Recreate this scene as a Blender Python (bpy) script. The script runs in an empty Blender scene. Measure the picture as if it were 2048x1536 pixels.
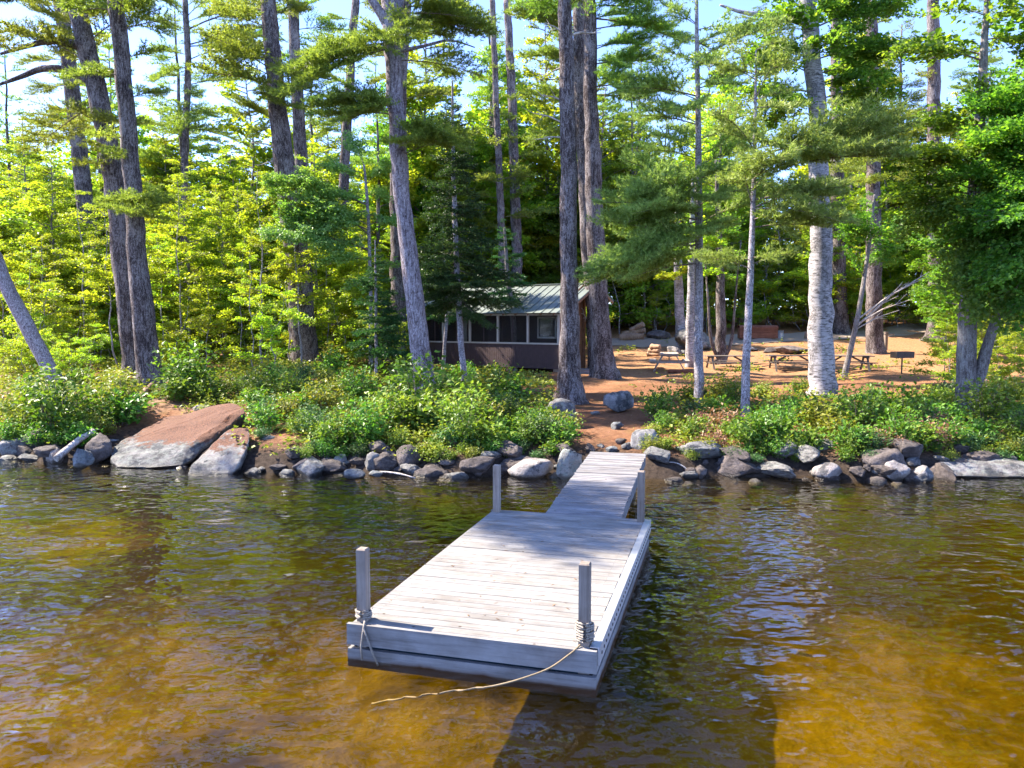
import bpy, bmesh, math, random
import numpy as np
from mathutils import Vector, noise, Matrix

# ------------------------------------------------------------------ camera, sky, sun, exposure
S = bpy.context.scene
COL = S.collection
CAM = np.array([0.0, 0.0, 3.5])
FPX = 1560.0
PITCH = math.atan((768 - 643) / FPX)
cd = bpy.data.cameras.new("camera")
cam = bpy.data.objects.new("camera", cd)
COL.objects.link(cam)
cam.location = CAM
cam.rotation_euler = (math.pi / 2 - PITCH, 0, 0)
cd.sensor_width = 36.0
cd.lens = 36.0 * FPX / 2048
cd.clip_start = 0.1
cd.clip_end = 2000
S.camera = cam

SUN_TO = Vector((-0.66, 0.22, 0.72)).normalized()
w = bpy.data.worlds.new("World")
S.world = w
w.use_nodes = True
nt = w.node_tree
sky = nt.nodes.new("ShaderNodeTexSky")
sky.sky_type = 'NISHITA'
sky.sun_disc = False
sky.sun_elevation = math.asin(SUN_TO.z)
sky.sun_rotation = math.atan2(SUN_TO.x, SUN_TO.y)
sky.altitude = 200
sky.air_density = 0.5
sky.dust_density = 0.1
sky.ozone_density = 3.5
tint = nt.nodes.new("ShaderNodeMix")
tint.data_type = 'RGBA'
tint.blend_type = 'MULTIPLY'
tint.inputs[0].default_value = 1
tint.inputs[7].default_value = (.90, .85, .97, 1)
nt.links.new(sky.outputs[0], tint.inputs[6])
nt.links.new(tint.outputs[2], nt.nodes["Background"].inputs[0])
nt.nodes["Background"].inputs[1].default_value = 0.15
sd = bpy.data.lights.new("sun", 'SUN')
sd.energy = 3.5
sd.angle = math.radians(0.55)
sd.color = (1.0, 0.91, 0.77)
sun = bpy.data.objects.new("sun", sd)
COL.objects.link(sun)
sun.rotation_euler = SUN_TO.to_track_quat('Z', 'Y').to_euler()
vs = S.view_settings
vs.view_transform = 'Standard'
vs.look = 'None'
vs.gamma = 1
vs.use_curve_mapping = False
vs.exposure = 2.58
cy = S.cycles
cy.use_denoising = True
cy.max_bounces = 11
cy.diffuse_bounces = 8
cy.glossy_bounces = 3
cy.transmission_bounces = 5
cy.transparent_max_bounces = 10
cy.volume_bounces = 0
cy.caustics_reflective = False
cy.caustics_refractive = False
cy.sample_clamp_indirect = 6.0

# ------------------------------------------------------------------ helpers
RNG = np.random.default_rng(7)
random.seed(7)
FW = np.array([0, math.cos(PITCH), -math.sin(PITCH)])
UP = np.array([0, math.sin(PITCH), math.cos(PITCH)])


def ray(px, py):
    return np.array([1.0, 0, 0]) * (px - 1024) / FPX - UP * (py - 768) / FPX + FW


def at(px, py, Y):
    d = ray(px, py)
    return CAM + d * (Y / d[1])


def onz(px, py, z):
    d = ray(px, py)
    return CAM + d * ((z - 3.5) / d[2])


SHX = [-300, -60, -40, -20, -13, -9, -6.9, -3.6, 1.4, 3, 6.8, 11.4, 40, 300]
SHY = [60, 28, 22.5, 20.3, 19.6, 18.9, 18.3, 17.7, 17.6, 17.5, 17.1, 17.4, 17, 12]
GD = [-30, -8, -.4, 0, 0.6, 1.5, 3, 6, 10, 17, 27, 35, 43, 52, 72, 130, 600]
GZ = [-9, -4.6, -.6, -.06, .36, .56, .66, .75, .88, 1.05, 1.2, 1.6, 2.3, 3.2, 4.2, 5.2, 9]


def shore(x):
    return np.interp(x, SHX, SHY) + .25 * np.sin(x * 1.3) + .15 * np.sin(x * 2.9 + 1)


def gz(x, y):
    x = np.asarray(x, float)
    y = np.asarray(y, float)
    d = y - shore(x)
    z = np.interp(d, GD, GZ)
    s = np.clip((-x - 3) / 6, 0, 1)
    s2 = np.clip((x - 9) / 8, 0, 1)
    k = np.clip((d - .5) / 6, 0, 1)
    z = z + .28 * s * s * (3 - 2 * s) * k + .1 * s2 * k
    z = z + k * (.05 * np.sin(x * .9 + y * .5) + .04 * np.sin(x * 2.1 - y * 1.3) + .02 * np.sin(5 * x + 3.1 * y))
    z = z - .42 * np.exp(-((x + 9.6) / 2.0) ** 2 - ((d - 2.2) / 2.0) ** 2)
    return z


def G(px, py):
    d = ray(px, py)
    t = np.arange(14, 160, .05)
    p = CAM + t[:, None] * d
    below = p[:, 2] <= gz(p[:, 0], p[:, 1])
    i = int(np.argmax(below)) if below.any() else len(t) - 1
    return p[i]


# ---- materials
def nodes_of(m):
    m.use_nodes = True
    return m.node_tree.nodes, m.node_tree.links


def N(n, t, **kw):
    x = n.new("ShaderNode" + t)
    for k, v in kw.items():
        setattr(x, k, v)
    return x


def ramp(n, stops, interp='LINEAR'):
    r = N(n, "ValToRGB")
    r.color_ramp.interpolation = interp
    e = r.color_ramp.elements
    while len(e) < len(stops):
        e.new(.5)
    for q, (p, c) in zip(e, stops):
        q.position = p
        q.color = (*c, 1)
    return r


def coords(n, l, scale=(1, 1, 1), world=False):
    if world:
        g = N(n, "NewGeometry").outputs["Position"]
    else:
        g = N(n, "TexCoord").outputs["Object"]
    mp = N(n, "Mapping")
    mp.inputs["Scale"].default_value = scale
    l.new(g, mp.inputs[0])
    return mp.outputs[0]


def noise_tex(n, l, vec, scale, detail=4, rough=.6):
    t = N(n, "TexNoise")
    t.inputs["Scale"].default_value = scale
    t.inputs["Detail"].default_value = detail
    t.inputs["Roughness"].default_value = rough
    l.new(vec, t.inputs["Vector"])
    return t.outputs["Fac"]


def voro(n, l, vec, scale, feature='F1'):
    t = N(n, "TexVoronoi", feature=feature)
    t.inputs["Scale"].default_value = scale
    l.new(vec, t.inputs["Vector"])
    return t.outputs["Distance"]


def mixc(n, l, f, a, b, mode='MIX'):
    m = N(n, "Mix", data_type='RGBA', blend_type=mode)
    for s, v in ((0, f), (6, a), (7, b)):
        if hasattr(v, "links"):
            l.new(v, m.inputs[s])
        else:
            m.inputs[s].default_value = v if s == 0 else (*v, 1)
    return m.outputs[2]


def math_n(n, l, op, a, b=None, clamp=False):
    m = N(n, "Math", operation=op, use_clamp=clamp)
    for i, v in enumerate((a, b)):
        if v is None:
            continue
        if hasattr(v, "links"):
            l.new(v, m.inputs[i])
        else:
            m.inputs[i].default_value = v
    return m.outputs[0]


def bump(n, l, h, strength, dist):
    b = N(n, "Bump")
    b.inputs["Strength"].default_value = strength
    b.inputs["Distance"].default_value = dist
    l.new(h, b.inputs["Height"])
    return b.outputs[0]


def newmat(name):
    m = bpy.data.materials.new(name)
    n, l = nodes_of(m)
    return m, n, l, n["Principled BSDF"]


def plain(name, col, rough=.7, var=.15, scale=8, metallic=0, bmp=.2):
    m, n, l, p = newmat(name)
    v = coords(n, l)
    f = noise_tex(n, l, v, scale, 5)
    a = tuple(c * (1 - var) for c in col)
    b = tuple(min(1, c * (1 + var)) for c in col)
    r = ramp(n, [(.3, a), (.7, b)])
    l.new(f, r.inputs[0])
    l.new(r.outputs[0], p.inputs["Base Color"])
    p.inputs["Roughness"].default_value = rough
    p.inputs["Metallic"].default_value = metallic
    if bmp:
        l.new(bump(n, l, f, bmp, .02), p.inputs["Normal"])
    return m


def leafmat(name, stops, trans, tf=.45, hue=.028):
    m, n, l, p = newmat(name)
    a = N(n, "Attribute", attribute_name="tint")
    r = ramp(n, stops)
    l.new(a.outputs["Fac"], r.inputs[0])
    oi = N(n, "ObjectInfo")
    hs = N(n, "HueSaturation")
    mr = N(n, "MapRange")
    l.new(oi.outputs["Random"], mr.inputs[0])
    mr.inputs[3].default_value = .5 - hue
    mr.inputs[4].default_value = .5 + hue
    l.new(mr.outputs[0], hs.inputs["Hue"])
    mr2 = N(n, "MapRange")
    l.new(oi.outputs["Random"], mr2.inputs[0])
    mr2.inputs[3].default_value = .82
    mr2.inputs[4].default_value = 1.2
    l.new(mr2.outputs[0], hs.inputs["Value"])
    l.new(r.outputs[0], hs.inputs["Color"])
    l.new(hs.outputs[0], p.inputs["Base Color"])
    p.inputs["Roughness"].default_value = .42
    p.inputs["Specular IOR Level"].default_value = .24
    t = N(n, "BsdfTranslucent")
    l.new(mixc(n, l, 1.0, hs.outputs[0], trans, 'MULTIPLY'), t.inputs[0])
    ms = N(n, "MixShader")
    ms.inputs[0].default_value = tf
    l.new(p.outputs[0], ms.inputs[1])
    l.new(t.outputs[0], ms.inputs[2])
    l.new(ms.outputs[0], n["Material Output"].inputs[0])
    return m


def barkmat(name, dark, mid, pale, zs=.2, scale=16, lichen=None, bstr=.9):
    m, n, l, p = newmat(name)
    v = coords(n, l, (1, 1, zs))
    f1 = noise_tex(n, l, v, scale, 6, .7)
    v2 = coords(n, l, (1, 1, .45))
    f2 = noise_tex(n, l, v2, scale * 2.6, 4, .7)
    v3 = coords(n, l, (1, 1, .5))
    f3 = noise_tex(n, l, v3, 1.7, 5, .65)
    h = math_n(n, l, 'ADD', math_n(n, l, 'MULTIPLY', f1, .55), math_n(n, l, 'MULTIPLY', f2, .45))
    hh = math_n(n, l, 'ADD', h, math_n(n, l, 'MULTIPLY', math_n(n, l, 'SUBTRACT', f3, .5), .28))
    r = ramp(n, [(.41, dark), (.5, mid), (.59, pale)])
    l.new(hh, r.inputs[0])
    c = r.outputs[0]
    if lichen:
        f4 = noise_tex(n, l, v3, 19, 5, .8)
        rr = ramp(n, [(.53, (0, 0, 0)), (.60, (1, 1, 1))])
        l.new(math_n(n, l, 'ADD', math_n(n, l, 'MULTIPLY', f4, .7), math_n(n, l, 'MULTIPLY', f3, .32)), rr.inputs[0])
        c = mixc(n, l, math_n(n, l, 'MULTIPLY', rr.outputs[0], .8), c, lichen)
    l.new(c, p.inputs["Base Color"])
    p.inputs["Roughness"].default_value = .95
    p.inputs["Specular IOR Level"].default_value = .1
    l.new(bump(n, l, h, bstr, .09), p.inputs["Normal"])
    return m


M = {}
M['pine_bark'] = barkmat('pine_bark', (.026, .019, .018), (.092, .07, .065), (.25, .21, .20), lichen=(.30, .27, .262))
M['grey_bark'] = barkmat('grey_bark', (.06, .044, .046), (.24, .205, .22), (.42, .375, .40), lichen=(.10, .062, .062), bstr=.8)
M['maple_bark'] = barkmat('maple_bark', (.08, .062, .055), (.18, .152, .14), (.29, .26, .24), scale=20, lichen=(.28, .27, .25), bstr=.6)
M['slim_bark'] = barkmat('slim_bark', (.09, .07, .072), (.27, .24, .25), (.46, .43, .445), scale=24, zs=.6, lichen=(.07, .052, .058), bstr=.4)
M['twig_bark'] = barkmat('twig_bark', (.07, .05, .04), (.16, .12, .10), (.27, .22, .19), scale=20, bstr=.2)
M['dead_wood'] = barkmat('dead_wood', (.22, .18, .15), (.42, .36, .31), (.6, .55, .5), scale=20, bstr=.4)


def birchmat():
    m, n, l, p = newmat('birch_bark')
    v = coords(n, l, (1, 1, 4.2))
    f = noise_tex(n, l, v, 4.6, 7, .78)
    r = ramp(n, [(.40, (.03, .026, .026)), (.46, (.20, .18, .18)), (.52, (.36, .33, .335)), (.75, (.47, .44, .445))])
    l.new(f, r.inputs[0])
    v2 = coords(n, l, (1, 1, .7))
    f2 = noise_tex(n, l, v2, 1.6, 6, .7)
    r2 = ramp(n, [(.50, (0, 0, 0)), (.60, (1, 1, 1))])
    l.new(f2, r2.inputs[0])
    f3 = noise_tex(n, l, v2, 22, 4, .7)
    r3 = ramp(n, [(.45, (.05, .042, .04)), (.6, (.26, .235, .235))])
    l.new(f3, r3.inputs[0])
    c = mixc(n, l, math_n(n, l, 'MULTIPLY', r2.outputs[0], .85), r.outputs[0], r3.outputs[0])
    l.new(c, p.inputs["Base Color"])
    p.inputs["Roughness"].default_value = .75
    l.new(bump(n, l, f, .4, .03), p.inputs["Normal"])
    return m


M['birch_bark'] = birchmat()
M['pine'] = leafmat('pine_needles', [(0, (.095, .15, .032)), (.5, (.18, .245, .045)), (1, (.29, .345, .065))], (1.7, 1.7, .8), .48)
M['pine_light'] = leafmat('pale_pine_needles', [(0, (.15, .225, .052)), (.5, (.25, .34, .085)), (1, (.38, .45, .14))], (1.5, 1.6, .9), .4)
M['fir'] = leafmat('fir_needles', [(0, (.022, .055, .018)), (.6, (.045, .105, .027)), (1, (.11, .19, .045))], (1.4, 1.6, .8), .3)
M['maple'] = leafmat('maple_leaves', [(0, (.11, .185, .022)), (.5, (.22, .29, .034)), (1, (.38, .39, .05))], (1.85, 1.9, .55), .6)
M['dark_leaf'] = leafmat('dark_green_leaves', [(0, (.055, .125, .022)), (.6, (.115, .205, .033)), (1, (.22, .30, .06))], (2.1, 2.0, .6), .55)
M['shrub'] = leafmat('shrub_leaves', [(0, (.045, .115, .015)), (.5, (.105, .205, .024)), (1, (.20, .29, .05))], (1.5, 1.5, .6), .4)
M['pale_leaf'] = leafmat('pale_maple_leaves', [(0, (.10, .18, .045)), (.5, (.19, .28, .075)), (1, (.33, .40, .16))], (1.7, 1.7, .6), .45)
M['lime'] = leafmat('lime_shrub_leaves', [(0, (.08, .135, .016)), (.5, (.18, .24, .026)), (1, (.36, .37, .065))], (1.4, 1.35, .6), .35)
M['bluish'] = leafmat('grey_green_leaves', [(0, (.03, .08, .022)), (.5, (.07, .14, .04)), (1, (.17, .25, .09))], (1.3, 1.4, .7), .33)
M['fern'] = leafmat('fern_fronds', [(0, (.07, .14, .02)), (.5, (.14, .24, .03)), (1, (.22, .32, .05))], (1.4, 1.4, .6), .4)
M['brown_leaf'] = leafmat('dead_brown_leaves', [(0, (.14, .06, .03)), (.5, (.28, .14, .085)), (1, (.42, .27, .19))], (1.3, 1.0, .7), .3)


def groundmat():
    m, n, l, p = newmat('forest_floor')
    v = coords(n, l, world=True)
    big = noise_tex(n, l, v, .35, 5, .6)
    fine = noise_tex(n, l, v, 9, 6, .75)
    vf = noise_tex(n, l, v, 55, 3, .7)
    r = ramp(n, [(.25, (.08, .036, .02)), (.45, (.18, .08, .04)), (.6, (.27, .135, .07)), (.8, (.40, .24, .14))])
    l.new(math_n(n, l, 'ADD', math_n(n, l, 'MULTIPLY', fine, .6), math_n(n, l, 'MULTIPLY', vf, .4)), r.inputs[0])
    r2 = ramp(n, [(.3, (.14, .085, .05)), (.5, (.30, .195, .13)), (.75, (.45, .34, .26))])
    l.new(fine, r2.inputs[0])
    rb = ramp(n, [(.5, (0, 0, 0)), (.64, (1, 1, 1))])
    l.new(big, rb.inputs[0])
    sep = N(n, "SeparateXYZ")
    l.new(v, sep.inputs[0])
    left = N(n, "MapRange")
    l.new(sep.outputs[0], left.inputs[0])
    left.inputs[1].default_value = -3.0
    left.inputs[2].default_value = -9.0
    left.inputs[3].default_value = .15
    left.inputs[4].default_value = .9
    c = mixc(n, l, math_n(n, l, 'MULTIPLY', rb.outputs[0], left.outputs[0]), r.outputs[0], r2.outputs[0])
    rg = ramp(n, [(.55, (0, 0, 0)), (.7, (1, 1, 1))])
    l.new(noise_tex(n, l, v, 1.1, 4, .7), rg.inputs[0])
    c = mixc(n, l, math_n(n, l, 'MULTIPLY', rg.outputs[0], .45), c, (.12, .10, .03))
    sunny_sand = N(n, "MapRange")  # sand of the clearing, its colour also lightened to stand for sunlight there
    l.new(math_n(n, l, 'ADD', sep.outputs[1], math_n(n, l, 'MULTIPLY', big, 8.0)), sunny_sand.inputs[0])
    sunny_sand.inputs[1].default_value = 34
    sunny_sand.inputs[2].default_value = 39
    sx = N(n, "MapRange")
    l.new(sep.outputs[0], sx.inputs[0])
    sx.inputs[1].default_value = 1.5
    sx.inputs[2].default_value = 4.5
    rsn = ramp(n, [(.3, (.22, .10, .045)), (.5, (.40, .21, .10)), (.7, (.55, .34, .18))])
    l.new(fine, rsn.inputs[0])
    c = mixc(n, l, math_n(n, l, 'MULTIPLY', math_n(n, l, 'MULTIPLY', sunny_sand.outputs[0], sx.outputs[0]), .6), c, rsn.outputs[0])
    soil = N(n, "MapRange")
    l.new(math_n(n, l, 'ADD', sep.outputs[2], math_n(n, l, 'MULTIPLY', fine, .35)), soil.inputs[0])
    soil.inputs[1].default_value = .52
    soil.inputs[2].default_value = .78
    rs_ = ramp(n, [(.35, (.022, .016, .012)), (.7, (.085, .062, .048))])
    l.new(fine, rs_.inputs[0])
    c = mixc(n, l, soil.outputs[0], rs_.outputs[0], c)
    l.new(c, p.inputs["Base Color"])
    p.inputs["Roughness"].default_value = .95
    p.inputs["Specular IOR Level"].default_value = .1
    l.new(bump(n, l, math_n(n, l, 'ADD', fine, vf), .7, .05), p.inputs["Normal"])
    return m


def bedmat():
    m, n, l, p = newmat('amber_lake_bed')
    v = coords(n, l, world=True)
    a = noise_tex(n, l, v, .36, 5, .6)
    b = noise_tex(n, l, v, 2.6, 5, .65)
    h = math_n(n, l, 'ADD', math_n(n, l, 'MULTIPLY', a, .6), math_n(n, l, 'MULTIPLY', b, .4))
    sp = N(n, "SeparateXYZ")
    l.new(v, sp.inputs[0])
    best = None
    # sand patches on mud; lit bottom and dark reflections are painted in too
    for (q, rx_, ry_) in ((onz(170, 1390, -1.4), 4.2, 2.6), (onz(760, 1480, -1.4), 2.4, 1.2), (onz(1680, 1420, -1.4), 4.0, 2.9), (onz(1470, 992, -.6), 2.0, 1.0), (onz(140, 1095, -1.2), 2.2, 1.1), (onz(1900, 1010, -.8), 2.0, .8)):
        ex = math_n(n, l, 'POWER', math_n(n, l, 'ABSOLUTE', math_n(n, l, 'DIVIDE', math_n(n, l, 'SUBTRACT', sp.outputs[0], float(q[0])), rx_)), 2.0)
        ey = math_n(n, l, 'POWER', math_n(n, l, 'ABSOLUTE', math_n(n, l, 'DIVIDE', math_n(n, l, 'SUBTRACT', sp.outputs[1], float(q[1])), ry_)), 2.0)
        e_ = math_n(n, l, 'SUBTRACT', 1.0, math_n(n, l, 'ADD', ex, ey))
        best = e_ if best is None else math_n(n, l, 'MAXIMUM', best, e_)
    best = math_n(n, l, 'MAXIMUM', best, -.7)
    hm = math_n(n, l, 'ADD', math_n(n, l, 'MULTIPLY', best, .16), h)
    r = ramp(n, [(.36, (.018, .015, .008)), (.47, (.04, .031, .011)), (.58, (.15, .11, .025)), (.72, (.30, .225, .05))])
    l.new(hm, r.inputs[0])
    l.new(r.outputs[0], p.inputs["Base Color"])
    p.inputs["Roughness"].default_value = 1
    p.inputs["Specular IOR Level"].default_value = 0
    l.new(bump(n, l, b, .8, .15), p.inputs["Normal"])
    return m


def watermat():
    m, n, l, p = newmat('lake_water')
    n.remove(p)
    v1 = coords(n, l, (.8, 1.0, 1), True)
    v2 = coords(n, l, (1.0, 1.35, 1), True)
    a = noise_tex(n, l, v1, 1.3, 1, .5)
    b = noise_tex(n, l, v2, 3.4, 1.5, .5)
    v0 = coords(n, l, (.25, .4, 1), True)
    c = noise_tex(n, l, v0, 1.0, 2, .5)
    amp = N(n, "MapRange")
    l.new(c, amp.inputs[0])
    amp.inputs[1].default_value = .35
    amp.inputs[2].default_value = .65
    amp.inputs[3].default_value = .45
    amp.inputs[4].default_value = 1.25
    h = math_n(n, l, 'ADD', math_n(n, l, 'MULTIPLY', a, .6), math_n(n, l, 'MULTIPLY', b, .4))
    h = math_n(n, l, 'MULTIPLY', h, amp.outputs[0])
    nb = bump(n, l, h, 1.0, .11)
    tr = N(n, "BsdfTransparent")
    tr.inputs[0].default_value = (.97, .93, .82, 1)
    gl = N(n, "BsdfGlossy")
    gl.inputs["Roughness"].default_value = .02
    gl.inputs["Color"].default_value = (1, 1, 1, 1)
    l.new(nb, gl.inputs["Normal"])
    geo = N(n, "NewGeometry")
    dt = N(n, "VectorMath", operation='DOT_PRODUCT')
    l.new(geo.outputs["Incoming"], dt.inputs[0])
    l.new(nb, dt.inputs[1])
    cs = math_n(n, l, 'ABSOLUTE', dt.outputs["Value"])
    fz = math_n(n, l, 'POWER', math_n(n, l, 'SUBTRACT', 1.0, cs, True), 5.0)
    fr = math_n(n, l, 'ADD', math_n(n, l, 'MULTIPLY', fz, .975), .022, True)
    ms = N(n, "MixShader")
    l.new(fr, ms.inputs[0])
    l.new(tr.outputs[0], ms.inputs[1])
    l.new(gl.outputs[0], ms.inputs[2])
    l.new(ms.outputs[0], n["Material Output"].inputs[0])
    vsc = N(n, "VolumeScatter")
    vsc.inputs["Color"].default_value = (.90, .58, .05, 1)
    vsc.inputs["Density"].default_value = .026
    vadd = N(n, "AddShader")
    l.new(vsc.outputs[0], vadd.inputs[1])
    va = N(n, "VolumeAbsorption")
    va.inputs["Color"].default_value = (.74, .68, .06, 1)
    va.inputs["Density"].default_value = .92
    l.new(va.outputs[0], vadd.inputs[0])
    l.new(vadd.outputs[0], n["Material Output"].inputs["Volume"])
    return m


def rockmat(name, dark, mid, pale, moss=(.2, .22, .16), needle=0.0, speck=30, lich=.0):
    m, n, l, p = newmat(name)
    v = coords(n, l)
    oi = N(n, "ObjectInfo")
    add = N(n, "VectorMath", operation='ADD')
    cmb = N(n, "CombineXYZ")
    l.new(math_n(n, l, 'MULTIPLY', oi.outputs["Random"], 40.0), cmb.inputs[0])
    l.new(v, add.inputs[0])
    l.new(cmb.outputs[0], add.inputs[1])
    v = add.outputs[0]
    a = noise_tex(n, l, v, 3.2, 6, .65)
    b = noise_tex(n, l, v, speck, 4, .75)
    h = math_n(n, l, 'ADD', math_n(n, l, 'MULTIPLY', a, .6), math_n(n, l, 'MULTIPLY', b, .4))
    r = ramp(n, [(.38, dark), (.5, mid), (.62, pale)])
    l.new(h, r.inputs[0])
    c = r.outputs[0]
    geo = N(n, "NewGeometry")
    sep = N(n, "SeparateXYZ")
    l.new(geo.outputs["Normal"], sep.inputs[0])
    sp = N(n, "SeparateXYZ")
    l.new(geo.outputs["Position"], sp.inputs[0])
    if lich:
        rl = ramp(n, [(.5, (0, 0, 0)), (.56, (1, 1, 1))])
        l.new(noise_tex(n, l, v, 7, 6, .75), rl.inputs[0])
        c = mixc(n, l, math_n(n, l, 'MULTIPLY', rl.outputs[0], lich), c, (.26, .285, .245))
        rk = ramp(n, [(.54, (0, 0, 0)), (.6, (1, 1, 1))])
        l.new(noise_tex(n, l, v, 2.1, 6, .7), rk.inputs[0])
        c = mixc(n, l, math_n(n, l, 'MULTIPLY', rk.outputs[0], .8), c, (.03, .033, .038))
    if needle:
        up = N(n, "MapRange")
        l.new(math_n(n, l, 'ADD', sep.outputs[2], math_n(n, l, 'MULTIPLY', math_n(n, l, 'SUBTRACT', noise_tex(n, l, v, 5, 8, .8), .5), 1.6)), up.inputs[0])
        up.inputs[1].default_value = needle
        up.inputs[2].default_value = needle + .1
        rn = ramp(n, [(.38, (.05, .022, .013)), (.5, (.125, .05, .025)), (.64, (.215, .092, .046))])
        l.new(noise_tex(n, l, v, 26, 5, .85), rn.inputs[0])
        hi = N(n, "MapRange")
        l.new(math_n(n, l, 'ADD', sp.outputs[2], math_n(n, l, 'MULTIPLY', noise_tex(n, l, v, 2.6, 8, .78), .9)), hi.inputs[0])
        hi.inputs[1].default_value = .86
        hi.inputs[2].default_value = .92
        c = mixc(n, l, math_n(n, l, 'MULTIPLY', up.outputs[0], hi.outputs[0]), c, rn.outputs[0])
    wet = N(n, "MapRange")
    l.new(math_n(n, l, 'ADD', sp.outputs[2], math_n(n, l, 'MULTIPLY', a, .08)), wet.inputs[0])
    wet.inputs[1].default_value = .07
    wet.inputs[2].default_value = .14
    c = mixc(n, l, wet.outputs[0], mixc(n, l, 1.0, c, (.32, .28, .24), 'MULTIPLY'), c)
    l.new(c, p.inputs["Base Color"])
    rr = N(n, "MapRange")
    l.new(wet.outputs[0], rr.inputs[0])
    rr.inputs[3].default_value = .3
    rr.inputs[4].default_value = .88
    l.new(rr.outputs[0], p.inputs["Roughness"])
    l.new(bump(n, l, h, 1.0, .09), p.inputs["Normal"])
    return m


def woodmat(name, dark, mid, pale, axis=0, rough=.85, stain=True, wet=False):
    m, n, l, p = newmat(name)
    sc = [14, 14, 14]
    sc[axis] = .8
    oi = N(n, "ObjectInfo")
    v = coords(n, l, tuple(sc))
    add = N(n, "VectorMath", operation='ADD')
    cmb = N(n, "CombineXYZ")
    for k in range(3):
        l.new(math_n(n, l, 'MULTIPLY', oi.outputs["Random"], 30.0 + 11 * k), cmb.inputs[k])
    l.new(v, add.inputs[0])
    l.new(cmb.outputs[0], add.inputs[1])
    f = noise_tex(n, l, add.outputs[0], 1.6, 6, .7)
    r = ramp(n, [(.28, dark), (.48, mid), (.72, pale)])
    l.new(f, r.inputs[0])
    c = r.outputs[0]
    v2 = coords(n, l)
    add2 = N(n, "VectorMath", operation='ADD')
    l.new(v2, add2.inputs[0])
    l.new(cmb.outputs[0], add2.inputs[1])
    f2 = noise_tex(n, l, add2.outputs[0], 2.2, 4, .6)
    if stain:
        r2 = ramp(n, [(.35, (.72, .69, .66)), (.6, (1, 1, 1))])
        l.new(f2, r2.inputs[0])
        c = mixc(n, l, 1.0, c, r2.outputs[0], 'MULTIPLY')
        kn = voro(n, l, add2.outputs[0], 3.1)
        rk = ramp(n, [(.035, (.35, .28, .22)), (.07, (1, 1, 1))])
        l.new(kn, rk.inputs[0])
        c = mixc(n, l, 1.0, c, rk.outputs[0], 'MULTIPLY')
    hs = N(n, "HueSaturation")
    mr = N(n, "MapRange")
    l.new(oi.outputs["Random"], mr.inputs[0])
    mr.inputs[3].default_value = .82
    mr.inputs[4].default_value = 1.1
    l.new(mr.outputs[0], hs.inputs["Value"])
    if wet:
        gp_ = N(n, "NewGeometry")
        sz = N(n, "SeparateXYZ")
        l.new(gp_.outputs["Position"], sz.inputs[0])
        wr = N(n, "MapRange")
        l.new(math_n(n, l, 'ADD', sz.outputs[2], math_n(n, l, 'MULTIPLY', f2, -.12)), wr.inputs[0])
        wr.inputs[1].default_value = -.075
        wr.inputs[2].default_value = -.02
        c = mixc(n, l, wr.outputs[0], (.075, .034, .014), c)
    l.new(c, hs.inputs["Color"])
    l.new(hs.outputs[0], p.inputs["Base Color"])
    p.inputs["Roughness"].default_value = rough
    p.inputs["Specular IOR Level"].default_value = .25
    l.new(bump(n, l, f, .35, .01), p.inputs["Normal"])
    return m


M['ground'] = groundmat()
M['bed'] = bedmat()
M['water'] = watermat()
M['granite'] = rockmat('granite', (.05, .045, .043), (.165, .15, .142), (.33, .305, .288), lich=.45)
M['pale_granite'] = rockmat('pale_granite', (.12, .097, .083), (.27, .232, .212), (.42, .38, .352), lich=.15)
M['brown_rock'] = rockmat('brown_rock', (.035, .025, .021), (.09, .07, .062), (.18, .145, .13))
M['blue_rock'] = rockmat('blue_grey_rock', (.05, .052, .055), (.125, .13, .136), (.24, .246, .25), lich=.3)
M['speckled'] = rockmat('speckled_granite', (.06, .055, .053), (.19, .177, .172), (.38, .355, .34), speck=60, lich=.2)
M['needle_rock'] = rockmat('needle_strewn_slab', (.035, .033, .033), (.10, .095, .093), (.22, .207, .20), needle=.42, lich=.4)
M['pale_slab'] = rockmat('pale_slab', (.08, .07, .064), (.19, .17, .157), (.32, .29, .27), needle=.78, lich=.35)
M['lichen_rock'] = rockmat('lichen_block', (.10, .095, .085), (.25, .235, .205), (.38, .355, .31), lich=.95)
M['deck_wood'] = woodmat('bleached_deck_wood', (.155, .142, .128), (.252, .237, .217), (.305, .288, .266), 0)
M['walk_wood'] = woodmat('grey_walkway_wood', (.13, .12, .118), (.235, .222, .22), (.32, .305, .30), 0)
M['post_wood'] = woodmat('weathered_post_wood', (.13, .10, .078), (.26, .21, .172), (.36, .30, .25), 2)
M['fascia_wood'] = woodmat('pale_fascia_wood', (.15, .14, .132), (.255, .24, .23), (.31, .295, .28), 0, wet=True)
M['table_wood'] = woodmat('table_wood', (.2, .16, .13), (.36, .30, .26), (.5, .44, .39), 0)
M['dark_table'] = woodmat('dark_table_wood', (.08, .06, .05), (.15, .12, .10), (.24, .2, .17), 0)
M['log_wood'] = woodmat('log_wood', (.18, .10, .06), (.34, .21, .13), (.5, .36, .25), 2)
M['rust_bin'] = woodmat('reddish_wood', (.14, .05, .03), (.24, .09, .05), (.33, .14, .08), 0)
M['rope'] = plain('rope_fibre', (.24, .205, .165), .9, .3, 60)
M['yellow_rope'] = plain('tan_rope', (.21, .155, .09), .9, .25, 60)
M['float_drum'] = plain('teal_float', (.02, .06, .08), .5)
M['metal'] = plain('edge_metal', (.52, .53, .55), .4, .1, 6, .6, .05)
M['dark_metal'] = plain('dark_iron', (.07, .055, .045), .7, .3, 12, .3)
M['brown_siding'] = plain('brown_siding', (.06, .033, .032), .75, .2, 5, 0, .1)
M['warm_wood'] = plain('warm_brown_wood', (.22, .10, .05), .75, .25, 5, 0, .2)
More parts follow.
